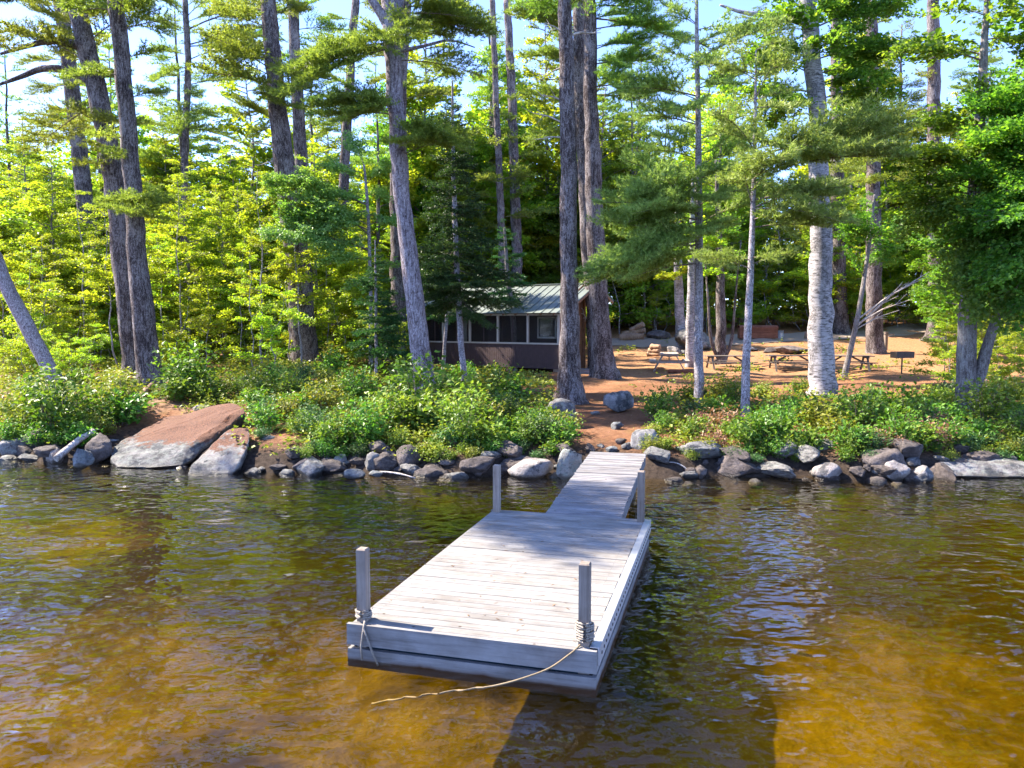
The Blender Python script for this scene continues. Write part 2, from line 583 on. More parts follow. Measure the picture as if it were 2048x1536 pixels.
M['trim'] = plain('cream_trim', (.42, .36, .31), .6, .1, 5, 0, .05)
M['pale_trim'] = plain('pale_window_trim', (.62, .56, .49), .6, .1, 5, 0, .05)
M['roof_metal'] = plain('green_roof_metal', (.135, .155, .132), .5, .12, 1.2, .1, .03)
M['interior'] = plain('dark_interior_boards', (.045, .022, .016), .8)
M['glass'] = plain('window_glass', (.015, .015, .017), .08, .1, 3, 0, 0)
M['bone'] = plain('antler_bone', (.55, .46, .36), .7)
M['curtain'] = plain('pale_curtain', (.35, .33, .3), .9)
M['gravel'] = plain('gravel_road', (.30, .225, .16), .95, .25, 14, 0, .6)


def screenmat():
    m, n, l, p = newmat('insect_screen')
    p.inputs["Base Color"].default_value = (.02, .016, .014, 1)
    p.inputs["Roughness"].default_value = .8
    t = N(n, "BsdfTransparent")
    ms = N(n, "MixShader")
    ms.inputs[0].default_value = .22
    l.new(t.outputs[0], ms.inputs[1])
    l.new(p.outputs[0], ms.inputs[2])
    l.new(ms.outputs[0], n["Material Output"].inputs[0])
    return m


M['screen'] = screenmat()


# ---- geometry collector
class Geo:
    def __init__(s):
        s.v = []; s.t = []; s.q = []; s.mt = []; s.mq = []; s.tint = []; s.n = 0; s.st = []; s.sq = []

    def add(s, v, f, mat=0, tint=None, smooth=False):
        v = np.asarray(v, np.float32).reshape(-1, 3)
        f = np.asarray(f, np.int64)
        if len(f):
            if f.shape[1] == 3:
                s.t.append(f + s.n); s.mt.append(np.full(len(f), mat)); s.st.append(np.full(len(f), smooth))
            else:
                s.q.append(f + s.n); s.mq.append(np.full(len(f), mat)); s.sq.append(np.full(len(f), smooth))
        s.v.append(v)
        s.tint.append(np.zeros(len(v), np.float32) if tint is None else np.broadcast_to(np.asarray(tint, np.float32), (len(v),)))
        s.n += len(v)
        return s

    def box(s, x0, x1, y0, y1, z0, z1, mat=0, T=None):
        v = np.array([[x0, y0, z0], [x1, y0, z0], [x1, y1, z0], [x0, y1, z0], [x0, y0, z1], [x1, y0, z1], [x1, y1, z1], [x0, y1, z1]], float)
        if T is not None:
            v = T(v)
        return s.add(v, [[0, 3, 2, 1], [4, 5, 6, 7], [0, 1, 5, 4], [1, 2, 6, 5], [2, 3, 7, 6], [3, 0, 4, 7]], mat)

    def bar(s, a, b, w_, h_, mat=0):
        a = np.asarray(a, float); b = np.asarray(b, float)
        d = b - a
        L = np.linalg.norm(d); d /= L
        up = np.array([0, 0, 1.0]) if abs(d[2]) < .95 else np.array([0, 1.0, 0])
        sd_ = np.cross(d, up); sd_ /= np.linalg.norm(sd_)
        u2 = np.cross(sd_, d)
        return s.box(0, L, -w_ / 2, w_ / 2, -h_ / 2, h_ / 2, mat, lambda v: a + v[:, :1] * d + v[:, 1:2] * sd_ + v[:, 2:] * u2)

    def tube(s, pts, rad, n=6, mat=0, rng=None, lump=0, caps=True):
        pts = np.asarray(pts, float)
        rad = np.broadcast_to(np.asarray(rad, float), (len(pts),))
        k = len(pts)
        tan = np.gradient(pts, axis=0)
        tan /= np.linalg.norm(tan, axis=1)[:, None] + 1e-9
        ref = np.array([1.0, 0, 0]) if abs(tan[0][0]) < .8 else np.array([0, 1.0, 0])
        a = np.cross(tan, ref); a /= np.linalg.norm(a, axis=1)[:, None] + 1e-9
        b = np.cross(tan, a)
        th = np.arange(n) * 2 * math.pi / n
        R = rad[:, None] * np.ones((1, n))
        if lump and rng is not None:
            R = R * (1 + lump * rng.standard_normal((1, n)) * .5 + lump * rng.standard_normal((k, n)) * .5)
        v = pts[:, None, :] + R[:, :, None] * (np.cos(th)[None, :, None] * a[:, None, :] + np.sin(th)[None, :, None] * b[:, None, :])
        i = np.arange(k - 1)[:, None] * n
        j = np.arange(n)[None, :]
        j2 = (j + 1) % n
        f = np.stack([i + j, i + j2, i + n + j2, i + n + j], -1).reshape(-1, 4)
        base = s.n
        s.add(v.reshape(-1, 3), f, mat, smooth=True)
        if caps:
            c = np.array([[pts[0][0], pts[0][1], pts[0][2]], list(pts[-1])])
            nb = s.n
            s.add(c, np.zeros((0, 3), int), mat)
            jj = np.arange(n)
            s.t.append(np.stack([np.full(n, nb), base + (jj + 1) % n, base + jj], -1)); s.mt.append(np.full(n, mat)); s.st.append(np.zeros(n))
            e = base + (k - 1) * n
            s.t.append(np.stack([np.full(n, nb + 1), e + jj, e + (jj + 1) % n], -1)); s.mt.append(np.full(n, mat)); s.st.append(np.zeros(n))
        return s

    def mesh(s, name, mats):
        me = bpy.data.meshes.new(name)
        V = np.concatenate(s.v)
        t = np.concatenate(s.t) if s.t else np.zeros((0, 3), int)
        q = np.concatenate(s.q) if s.q else np.zeros((0, 4), int)
        me.vertices.add(len(V))
        me.vertices.foreach_set("co", V.ravel())
        li = np.concatenate([t.ravel(), q.ravel()]).astype(np.int32)
        me.loops.add(len(li))
        me.loops.foreach_set("vertex_index", li)
        ls = np.concatenate([np.arange(len(t)) * 3, len(t) * 3 + np.arange(len(q)) * 4]).astype(np.int32)
        me.polygons.add(len(ls))
        me.polygons.foreach_set("loop_start", ls)
        mi = np.concatenate([*(s.mt or [np.zeros(0)]), *(s.mq or [np.zeros(0)])]).astype(np.int32)
        me.polygons.foreach_set("material_index", mi)
        sm = np.concatenate([*(s.st or [np.zeros(0)]), *(s.sq or [np.zeros(0)])]).astype(bool)
        me.polygons.foreach_set("use_smooth", sm)
        at_ = me.attributes.new("tint", 'FLOAT', 'POINT')
        at_.data.foreach_set("value", np.concatenate(s.tint).astype(np.float32))
        me.update(calc_edges=True)
        for m in mats:
            me.materials.append(m)
        return me

    def build(s, name, mats, parent=None, loc=(0, 0, 0), rz=0):
        if not isinstance(mats, (list, tuple)):
            mats = [mats]
        return link(name, s.mesh(name, mats), parent, loc, rz)


def link(name, me, parent=None, loc=(0, 0, 0), rz=0):
    o = bpy.data.objects.new(name, me)
    COL.objects.link(o)
    o.location = loc
    o.rotation_euler = (0, 0, rz)
    if parent is not None:
        o.parent = parent
    return o


def tag(o, label=None, cat=None, group=None, kind=None):
    for k, v in (("label", label), ("category", cat), ("group", group), ("kind", kind)):
        if v:
            o[k] = v
    return o


def thing(name, label, cat, loc, rz=0, group=None):
    o = bpy.data.objects.new(name, None)
    COL.objects.link(o)
    o.empty_display_size = .2
    o.location = loc
    o.rotation_euler = (0, 0, rz)
    return tag(o, label, cat, group)


def dup(root, loc, rz=0, sc=1.0, label=None, group=None):
    r = root.copy()
    COL.objects.link(r)
    r.location = loc
    r.rotation_euler = (0, 0, rz)
    r.scale = (sc, sc, sc) if np.isscalar(sc) else sc
    if label:
        r['label'] = label
    if group:
        r['group'] = group
    for ch in list(root.children):
        c = ch.copy()
        COL.objects.link(c)
        c.parent = r
        for g_ in ch.children:
            d = g_.copy()
            COL.objects.link(d)
            d.parent = c
    return r


# ------------------------------------------------------------------ ground, bed, water, road
def grid(xs, ys, zf):
    X, Y = np.meshgrid(xs, ys)
    Z = zf(X, Y)
    nx, ny = len(xs), len(ys)
    i = (np.arange(ny - 1)[:, None] * nx + np.arange(nx - 1)[None, :]).ravel()
    return np.stack([X, Y, Z], -1).reshape(-1, 3), np.stack([i, i + 1, i + nx + 1, i + nx], -1)


xs = np.concatenate([np.linspace(-400, -50, 15), np.linspace(-44, -24, 14), np.arange(-23, 23.01, .28), np.linspace(24, 44, 14), np.linspace(50, 400, 15)])
ys = np.concatenate([np.arange(8, 15.5, .75), np.arange(16, 42, .26), np.arange(42.5, 80, .9), np.linspace(82, 160, 20), np.linspace(180, 700, 12)])
g = Geo()
v, f = grid(xs, ys, gz)
g.add(v, f, smooth=True)
tag(g.build('ground', M['ground']), kind='structure')


def bz(x, y):
    d = shore(x) - y
    return -np.interp(d, [-3, 0, 1.5, 4, 8, 14, 40], [.05, .38, .75, 1.15, 1.42, 1.6, 3]) + .10 * np.sin(x * .8 + 1.1) * np.sin(y * .7) + .06 * np.sin(x * 2.3 + y * 1.7) + .05 * np.sin(x * 4.1 - y * 3.3) * np.sin(y * 2.7 + x)


g = Geo()
v, f = grid(np.concatenate([np.linspace(-200, -30, 10), np.arange(-20, 20, .3), np.linspace(30, 200, 10)]), np.concatenate([np.linspace(-150, -10, 10), np.arange(-2, 22, .3)]), bz)
g.add(v, f, smooth=True)
tag(g.build('lake_bed', M['bed']), kind='structure')

g = Geo().box(-300, 300, -150, 30, -8, 0)
tag(g.build('lake_water', M['water']), kind='structure')

g = Geo()
rx = np.linspace(-12, 60, 145)
rv = []
for x in rx:
    yc = 55.5 + .045 * (x - 8) ** 2 * .35 + 1.1 * math.sin(x * .12)
    for k in range(7):
        y = yc - 2.6 + 5.2 * k / 6
        rv.append((x, y, float(gz(x, y)) + .035))
i = (np.arange(len(rx) - 1)[:, None] * 7 + np.arange(6)[None, :]).ravel()
g.add(rv, np.stack([i, i + 7, i + 8, i + 1], -1), smooth=True)
tag(g.build('gravel_road', M['gravel']), kind='structure')


# ------------------------------------------------------------------ foliage library
def rot_to(d, up=(0, 0, 1.0), roll=0.0):
    x = d / (np.linalg.norm(d) + 1e-9)
    u = np.asarray(up, float)
    if abs(x @ u) > .97:
        u = np.array([0, 1.0, 0])
    z = u - x * (u @ x)
    z /= np.linalg.norm(z)
    y = np.cross(z, x)
    c, s_ = math.cos(roll), math.sin(roll)
    return np.stack([x, y * c + z * s_, z * c - y * s_], 0)


def unit(a):
    return a / (np.linalg.norm(a, axis=-1, keepdims=True) + 1e-9)


def leaf_arrays(rng, P, size, updir=.9, jit=.55, aspect=.8, dirs=None):
    n = len(P)
    nrm = unit(np.stack([rng.normal(0, jit, n), rng.normal(0, jit, n), np.full(n, updir)], -1))
    t = unit(rng.normal(0, 1, (n, 3)) if dirs is None else dirs + rng.normal(0, .5, (n, 3)))
    t = unit(t - nrm * np.sum(t * nrm, -1, keepdims=True))
    b = np.cross(nrm, t)
    s = (size * rng.uniform(.6, 1.25, n))[:, None]
    base = P - t * s * .5
    tip = P + t * s * .5 - nrm * s * .12
    m = P - t * s * .08 + nrm * s * .06
    l_ = m + b * s * aspect * .5
    r_ = m - b * s * aspect * .5
    V = np.stack([base, l_, tip, r_], 1).reshape(-1, 3)
    i = np.arange(n)[:, None] * 4
    F = np.concatenate([i + np.array([[0, 3, 2]]), i + np.array([[0, 2, 1]])])
    return V, F, np.repeat(rng.beta(2, 2.2, n), 4)


def needle_arrays(rng, P, D, K, length, width, spread, upb):
    n = len(P)
    P = np.repeat(P, K, 0)
    D = np.repeat(D, K, 0)
    d = unit(D * .75 + rng.normal(0, spread, (n * K, 3)) + np.array([0, 0, upb]))
    s = unit(np.cross(d, rng.normal(0, 1, (n * K, 3))))
    L = (length * rng.uniform(.7, 1.15, n * K))[:, None]
    w_ = width
    V = np.stack([P - s * w_ * .5, P + s * w_ * .5, P + d * L], 1).reshape(-1, 3)
    F = np.arange(n * K * 3).reshape(-1, 3)
    tn = np.repeat(np.clip(rng.normal(.45, .2, n), 0, 1), K)
    return V, F, np.repeat(tn, 3)


def make_bough(rng, kind, L, lod):
    """local: limb from origin to (L,0,~0); returns list of (V,F,mat,tint,smooth)"""
    g = Geo()
    ts = np.linspace(0, 1, 6)
    bend = rng.uniform(-.06, .06) * L
    sag = {'pine': .05, 'fir': -.07, 'leaf': .08}[kind] * L
    def limb(t):
        t = np.asarray(t, float)
        return np.stack([t * L, bend * np.sin(t * 3.1), sag * np.sin(t * math.pi) + rng.normal(0, .0) * t], -1)
    r0 = .008 * L + .006
    g.tube(limb(ts), r0 * (1 - .8 * ts), 4 if lod else 5, 1, caps=False)
    per = {'pine': 8.5, 'fir': 8, 'leaf': 8}[kind] * (1 if not lod else .75)
    t0 = {'pine': .22, 'fir': .08, 'leaf': .22}[kind]
    nt_ = max(5, int(L * per))
    P = []; D = []
    sp = {'pine': .085, 'fir': .05, 'leaf': .1}[kind] * (1.6 if lod else 1)
    for k in range(nt_):
        t = t0 + (1 - t0) * (k + rng.uniform(0, 1)) / nt_
        side = 1 if k % 2 else -1
        a = side * math.radians(rng.uniform(32, 68))
        ln = L * (.50 * (1 - t) + .16) * rng.uniform(.6, 1.15)
        ln = min(max(ln, .22), 1.5)
        o = limb(t)
        rise = {'pine': rng.normal(.15, .15), 'fir': rng.normal(-.08, .1), 'leaf': rng.normal(.05, .22)}[kind]
        d = unit(np.array([math.cos(a), math.sin(a), rise]))
        m = max(2, int(ln / sp))
        q = np.linspace(.12, 1, m)[:, None]
        pts = o + d * ln * q + np.array([0, 0, -.12 * ln]) * q * q * (1 if kind != 'pine' else -.5)
        P.append(pts); D.append(np.tile(d, (m, 1)))
        if not lod or kind == 'leaf':
            g.tube(np.stack([o, pts[len(pts) // 2], pts[-1]]), [.004 + .004 * ln, .004 + .002 * ln, .002], 3, 1, caps=False)
        if kind != 'leaf' or ln > .6:
            ns = int(ln / (.2 if kind == 'pine' else .16))
            for u in range(ns):
                qq = .25 + .7 * (u + rng.uniform(0, 1)) / max(ns, 1)
                s2 = 1 if u % 2 else -1
                a2 = a + s2 * math.radians(rng.uniform(35, 60))
                d2 = unit(np.array([math.cos(a2), math.sin(a2), rise + rng.normal(.05, .12)]))
                l2 = ln * .42 * (1.15 - qq) + .1
                m2 = max(2, int(l2 / sp))
                p2 = o + d * ln * qq + d2 * l2 * np.linspace(.15, 1, m2)[:, None]
                P.append(p2); D.append(np.tile(d2, (m2, 1)))
    m = max(3, int(L * (1 - t0) / sp))
    tt = np.linspace(t0, 1, m)
    P.append(limb(tt)); D.append(np.tile(np.array([1.0, 0, .1]), (m, 1)))
    P = np.concatenate(P); D = np.concatenate(D)
    if kind == 'pine':
        V, F, tn = needle_arrays(rng, P, D, 9 if not lod else 5, .155 if not lod else .20, .023 if not lod else .048, .6, .25)
    elif kind == 'fir':
        V, F, tn = needle_arrays(rng, P, D, 5 if not lod else 4, .10 if not lod else .11, .034 if not lod else .036, .5, .12)
    else:
        K = 6 if not lod else 4
        P = np.repeat(P, K, 0) + rng.normal(0, 1, (len(P) * K, 3)) * np.array([.11, .11, .06])
        V, F, tn = leaf_arrays(rng, P, .115 if not lod else .17, dirs=np.repeat(D, K, 0))
    g.add(V, F, 0, tn)
    return g


LIB = {}
for kind in ('pine', 'fir', 'leaf'):
    for lod in (0, 1):
        for L in ((1.2, 2.2, 3.4, 4.8) if not lod else (1.5, 3.0)):
            LIB[kind, lod, L] = [make_bough(np.random.default_rng(hash((len(kind), lod, int(L * 10), k)) % 99991), kind, L, lod) for k in range(3)]


def put_bough(geo, rng, kind, a, b, lod=0, roll=None, up=(0, 0, 1.0)):
    a = np.asarray(a, float); b = np.asarray(b, float)
    d = b - a
    L = np.linalg.norm(d)
    opts = [k for k in LIB if k[0] == kind and k[1] == lod]
    key = min(opts, key=lambda k: abs(math.log(k[2] / L)))
    src = LIB[key][rng.integers(3)]
    R = rot_to(d, up, rng.normal(0, .18) if roll is None else roll)
    sc = L / key[2]
    flip = np.array([1, rng.choice([-1, 1]), 1])
    off = geo.n
    V = np.concatenate(src.v) * flip * sc
    geo.v.append((a + V @ R).astype(np.float32))
    geo.tint.append(np.clip(np.concatenate(src.tint) + rng.normal(0, .08), 0, 1))
    geo.n += len(V)
    for L_, D_ in (('t', 't'), ('q', 'q')):
        for arr in getattr(src, L_):
            getattr(geo, D_).append(arr + off)
    geo.mt += src.mt; geo.mq += src.mq; geo.st += src.st; geo.sq += src.sq


# ------------------------------------------------------------------ trees placed from the photograph
def trunk_path(path, H, Yd=0.0):
    b = path[0]
    base = G(b[0], b[1])
    Y0 = base[1] + Yd
    base = np.array([base[0] * Y0 / base[1], Y0, 0])
    base[2] = gz(base[0], base[1])
    pts = [base]
    rad = [b[2] / 2 * Y0 / FPX]
    for (px, py, w_) in path[1:]:
        pts.append(at(px, py, Y0)); rad.append(w_ / 2 * Y0 / FPX)
    pts = np.array(pts); rad = np.array(rad)
    if pts[-1][2] < H:
        d = pts[-1] - pts[-2]
        d = d / d[2]
        d[:2] *= .6
        ext = H - pts[-1][2]
        pts = np.vstack([pts, pts[-1] + d * ext * .5, pts[-1] + d * ext])
        rad = np.concatenate([rad, [rad[-1] * .72, .05]])
    z = pts[:, 2]
    zz = np.concatenate([[z[0] - .3, z[0], z[0] + .15, z[0] + .4, z[0] + .8], np.arange(z[0] + 1.3, z[-1], .55), [z[-1]]])
    X = np.interp(zz, z, pts[:, 0]); Y = np.interp(zz, z, pts[:, 1]); R = np.interp(zz, z, rad)
    k = np.array([.25, .5, .25])
    for _ in range(2):
        X[1:-1] = np.convolve(X, k, 'valid'); Y[1:-1] = np.convolve(Y, k, 'valid')
    return base, np.stack([X, Y, zz], -1), R


def on_trunk(P, z):
    return np.array([np.interp(z, P[:, 2], P[:, 0]), np.interp(z, P[:, 2], P[:, 1]), z])


def zpx(py, Y):
    return at(1024, py, Y)[2]


def trunk_mesh(base, P, R, rng, flare=.5, n=14, lump=.05):
    z = P[:, 2] - base[2]
    R = R * (1 + flare * np.exp(-np.clip(z, 0, 9) / .35))
    Q = P - base
    Q[:, :2] += rng.normal(0, .012, (len(Q), 2)) * np.clip(R, 0, .3)[:, None] / .15
    g = Geo()
    g.tube(Q, R, n, 0, rng, lump)
    return g


TREES = {}


def pixtree(name, label, cat, path, bark, H=21, boughs=(), kind='pine', leaf='pine', upper=None, group=None, flare=.45, seed=0, Yd=0.0, limbs=(), full=None, dead=(), b3=(), extra=0.0):
    rng = np.random.default_rng(1000 + seed)
    base, P, R = trunk_path(path, H, Yd)
    o = thing(name, label, cat, base, 0, group)
    trunk_mesh(base, P, R, rng, flare).build('trunk', M[bark], o)
    Y0 = base[1]
    cg = Geo()
    for (z0_, tip_) in b3:
        put_bough(cg, rng, kind, on_trunk(P, z0_) - base, np.array(tip_) - base, 0)
    for (py, tx, ty, dY) in boughs:
        a = on_trunk(P, zpx(py, Y0))
        put_bough(cg, rng, kind, a - base, at(tx, ty, Y0 + dY) - base, 0)
    for (py, tx, ty, dY) in boughs:
        if rng.uniform() > extra:
            continue
        a = on_trunk(P, zpx(py + rng.normal(0, 22), Y0))
        put_bough(cg, rng, kind, a - base, at(tx + rng.normal(0, 34), ty + rng.normal(0, 26), Y0 + dY + rng.normal(0, .7)) - base, 0)
    if upper:
        z0, z1, Lm, n = upper
        n = max(6, int(n * .8))
        for k in range(n):
            z = z0 + (z1 - z0) * (k + rng.uniform(0, 1)) / n
            az = rng.uniform(0, 2 * math.pi)
            Lb = Lm * (1.05 - .75 * (z - z0) / (z1 - z0 + 1e-6)) * rng.uniform(.65, 1.1)
            a = on_trunk(P, z) - base
            put_bough(cg, rng, kind, a, a + np.array([math.cos(az) * Lb, math.sin(az) * Lb, rng.uniform(-.05, .25) * Lb]), 1)
    if full:
        z0, z1, Lm, step = full
        z = z0
        while z < z1:
            t = (z - z0) / (z1 - z0)
            for k in range(rng.integers(4, 7)):
                az = rng.uniform(0, 2 * math.pi)
                Lb = (Lm * (1 - t) ** .85 + .18) * rng.uniform(.7, 1.12)
                a = on_trunk(P, z + rng.uniform(-.1, .1)) - base
                put_bough(cg, rng, kind, a, a + np.array([math.cos(az) * Lb, math.sin(az) * Lb, (-.18 + .5 * t) * Lb]), 0)
            z += step * rng.uniform(.8, 1.2)
    if cg.n:
        cg.build('crown', [M[leaf], M['twig_bark']], o)
    for lp in limbs:
        g = Geo()
        pts = [(on_trunk(P, zpx(lp[0][1], Y0)) if i == 0 else at(q[0], q[1], Y0 + q[2])) - base for i, q in enumerate(lp)]
        pts = np.array(pts)
        s_ = np.linspace(0, 1, len(pts)); ss = np.linspace(0, 1, 14)
        pp = np.stack([np.interp(ss, s_, pts[:, k]) for k in range(3)], -1)
        for _ in range(3):
            pp[1:-1] = (pp[:-2] + 2 * pp[1:-1] + pp[2:]) / 4
        r0 = lp[0][2] / 2 * Y0 / FPX
        g.tube(pp, r0 * (1 - .75 * ss), 7, 0, rng, .06)
        g.build('limb', M[bark], o)
    if dead:
        for (py, tx, ty, dY, wpx) in dead:
            g = Geo()
            a = on_trunk(P, zpx(py, Y0)) - base
            b = at(tx, ty, Y0 + dY) - base
            m_ = (a + b) / 2 + np.array([0, 0, .06 * np.linalg.norm(b - a)])
            pp = np.stack([a, m_, b])
            r0 = wpx / 2 * Y0 / FPX
            g.tube(pp, [r0, r0 * .7, r0 * .3], 5, 0, caps=False)
            for k in range(5):
                q = rng.uniform(.35, 1)
                s0 = a + (b - a) * q + np.array([0, 0, .06 * np.linalg.norm(b - a) * (1 - abs(2 * q - 1))])
                g.tube(np.stack([s0, s0 + (b - a) * .22 * rng.uniform(.5, 1) + rng.normal(0, .16, 3)]), [r0 * .4, r0 * .2], 3, 0, caps=False)
            g.build('dead_branch', M['dead_wood'], o)
    TREES[label] = o
    return o


pixtree('leaning_tree', 'smooth grey trunk leaning out of the left edge above the pale leaf litter', 'tree',
        [(124, 776, 30), (100, 740, 28), (62, 668, 28), (28, 608, 27), (0, 540, 26), (-30, 470, 25)], 'slim_bark', H=11,
        kind='leaf', leaf='maple', seed=1, flare=.15, upper=(7, 11, 2.2, 14))
pixtree('pine_tree', 'left and slimmer of the twin pines standing close together by the slab rock', 'pine',
        [(270, 755, 40), (258, 640, 39), (244, 500, 38), (232, 384, 38), (215, 290, 37), (192, 170, 36), (150, 0, 33)], 'pine_bark', Yd=.9, seed=2,
        boughs=[(250, 265, 250, -1.5), (330, 150, 330, -1.2), (260, 130, 210, -.8), (130, 30, 60, -1), (90, 280, 30, -.6), (200, 60, 300, .6), (290, 210, 315, -1.6), (60, 60, 20, .8), (160, 250, 150, -.9)],
        upper=(14, 21, 3.6, 22), limbs=[[(190, 95, 20), (110, 78, -.3), (60, 90, -.6), (0, 108, -1)], [(185, 150, 18), (90, 132, -.3), (40, 155, -.8), (-10, 172, -1.2)], [(190, 175, 10), (120, 128, -.4), (75, 140, -.9), (40, 152, -1.3)]])
pixtree('pine_tree', 'right and stouter of the twin pines, its base just behind the slab rock', 'pine',
        [(300, 770, 46), (290, 660, 44), (277, 520, 37), (266, 384, 33), (256, 250, 31), (244, 120, 30), (230, 0, 29)], 'pine_bark', seed=3,
        boughs=[(430, 195, 415, -1.2), (425, 335, 405, -1.2), (440, 255, 425, -2.4), (420, 290, 395, -1.8), (415, 215, 400, -1.8), (200, 330, 185, -.5), (120, 325, 100, .3), (60, 340, 40, -.5), (250, 320, 250, .5), (280, 180, 270, -1.2), (30, 300, -10, -.6), (150, 120, 160, -1.5), (325, 215, 305, -1.2)],
        upper=(14, 22, 3.8, 24))
pixtree('pine_tree', 'dark pine trunk half hidden by leaves, left behind the twin pines', 'pine',
        [(203, 705, 34), (192, 600, 33), (180, 480, 32), (168, 384, 31), (150, 230, 29), (130, 60, 26), (120, 0, 25)], 'pine_bark', Yd=5, seed=4,
        boughs=[(170, 60, 190, .5), (120, 40, 130, -.6), (60, 200, 20, -1), (240, 70, 250, -.5), (20, 30, 0, .5)], upper=(15, 21, 3.2, 16))
pixtree('pine_tree', 'thin straight pine trunk standing against open sky right of the twin pines', 'pine',
        [(366, 716, 15), (367, 560, 14), (368, 384, 13), (372, 250, 13), (377, 120, 12), (370, 0, 11)], 'pine_bark', Yd=6, seed=5, extra=.6, H=18, flare=.2,
        boughs=[(120, 500, 95, -.5), (170, 480, 160, .4), (220, 440, 235, 0), (110, 300, 105, .4), (45, 450, 25, .5), (90, 540, 75, -.8), (60, 290, 40, -.5), (150, 300, 160, 0), (255, 470, 280, .6), (20, 320, 0, 0), (15, 420, -10, -.5)], upper=(15, 18, 2.4, 10))
pixtree('pine_tree', 'thick dark pine trunk midway between the twin pines and the cabin', 'pine',
        [(610, 733, 56), (605, 640, 51), (597, 520, 49), (576, 384, 44), (560, 260, 37), (548, 150, 33), (535, 0, 30)], 'pine_bark', seed=6, extra=.5,
        boughs=[(170, 625, 185, -1), (150, 660, 160, -.8), (200, 520, 185, -1.4), (180, 560, 195, -2.0), (160, 600, 150, -1.6), (60, 470, 55, -.5), (220, 470, 235, .5), (30, 620, 20, 0), (110, 460, 120, .3), (250, 500, 275, .2), (20, 500, -5, -.5), (215, 590, 215, -1.6)],
        upper=(14, 23, 3.8, 24), dead=[(320, 520, 330, 0, 4), (300, 500, 285, .3, 4)])
pixtree('pine_tree', 'second dark pine trunk tucked right behind the thick dark pine', 'pine',
        [(618, 722, 34), (614, 560, 30), (606, 384, 26), (592, 150, 22), (585, 0, 20)], 'pine_bark', Yd=5, seed=7,
        boughs=[(60, 690, 60, 0), (30, 640, 0, .5), (90, 520, 70, 0)], upper=(15, 22, 3, 14))
pixtree('pine_tree', 'middle sized pine trunk left of the little balsam fir, behind sunlit maples', 'pine',
        [(671, 705, 23), (680, 520, 20), (693, 270, 19), (706, 60, 16), (712, 0, 15)], 'pine_bark', Yd=4, seed=8,
        boughs=[(40, 640, 40, 0), (100, 760, 110, .6), (160, 650, 170, .5), (10, 760, -5, 0)], upper=(16, 21, 3, 12))
pixtree('pine_tree', 'pale grey leaning pine with a forked top in front of the cabin', 'pine',
        [(856, 806, 44), (845, 735, 40), (829, 600, 37), (816, 480, 34), (802, 384, 32), (794, 250, 34), (785, 100, 32), (780, 0, 33)], 'grey_bark', seed=9, extra=.5,
        boughs=[(85, 610, 130, -1.4), (75, 680, 105, -1.0), (95, 580, 190, -1.8), (60, 840, 50, -1.4), (70, 770, 80, -2), (215, 620, 215, -1), (205, 680, 195, -1.4), (225, 700, 225, -1.6), (235, 850, 290, -1.2), (270, 880, 285, -1.2), (255, 925, 300, -1.4), (180, 860, 165, .5), (60, 905, 75, .6), (40, 980, 60, .3), (20, 930, 15, -.5), (120, 960, 150, .6), (230, 640, 235, -.6), (100, 650, 125, -2), (290, 950, 270, -.4)],
        upper=(15, 22, 3.6, 12), limbs=[[(785, 60, 24), (758, 20, -.2), (735, -10, -.3), (700, -80, -.5)], [(788, 50, 26), (806, -20, .2), (820, -90, .3)], [(790, 105, 9), (850, 92, 0), (900, 77, .1), (950, 95, .2)]])
pixtree('pine_tree', 'flared pine trunk hugging the left end of the cabin behind the leaning pine', 'pine',
        [(786, 742, 50), (792, 690, 40), (796, 600, 32), (797, 500, 30), (792, 384, 27), (800, 240, 24), (812, 0, 20)], 'pine_bark', Yd=2.5, seed=10, flare=.5,
        boughs=[(200, 900, 190, 0), (150, 740, 170, .5), (60, 900, 30, 0)], upper=(16, 22, 3.2, 8))
pixtree('fir_tree', 'tall dark balsam fir with a slim bare stem in front of the cabin', 'fir',
        [(930, 782, 13), (922, 680, 12), (917, 600, 12), (910, 450, 10), (905, 250, 6), (905, 160, 3)], 'slim_bark', H=9.0, kind='fir', leaf='fir', seed=11, flare=.1,
        full=(4.4, 11.6, 1.75, .30), boughs=[(575, 1035, 605, -.3), (590, 985, 650, -.6), (560, 840, 570, -.4), (540, 830, 545, .2), (560, 1020, 560, -.6), (610, 960, 640, -.8), (560, 900, 600, -.9), (520, 1030, 545, .3)])
pixtree('fir_tree', 'small balsam fir with thin pale stem at the left end of the cabin', 'fir',
        [(752, 765, 7), (752, 680, 6), (752, 600, 6), (750, 480, 2)], 'slim_bark', H=6.5, kind='fir', leaf='fir', seed=12, flare=.1,
        full=(2.5, 6.6, 1.2, .26))
pixtree('fir_tree', 'spindly crooked fir stem left of the tall fir, before the porch screens', 'fir',
        [(886, 745, 8), (889, 690, 7), (896, 630, 7), (890, 560, 5), (885, 450, 3)], 'slim_bark', H=6.5, kind='fir', leaf='fir', seed=13, flare=.1, Yd=1.2,
        full=(3.9, 7.5, 1.0, .33))
pixtree('fir_tree', 'short crooked bare stem before the second porch bay from the right', 'fir',
        [(1030, 748, 13), (1028, 690, 12), (1027, 630, 12), (1018, 580, 10), (1010, 480, 6)], 'maple_bark', H=8, kind='fir', leaf='fir', seed=14, flare=.1, Yd=1.5,
        full=(4.7, 8.4, 1.2, .4))
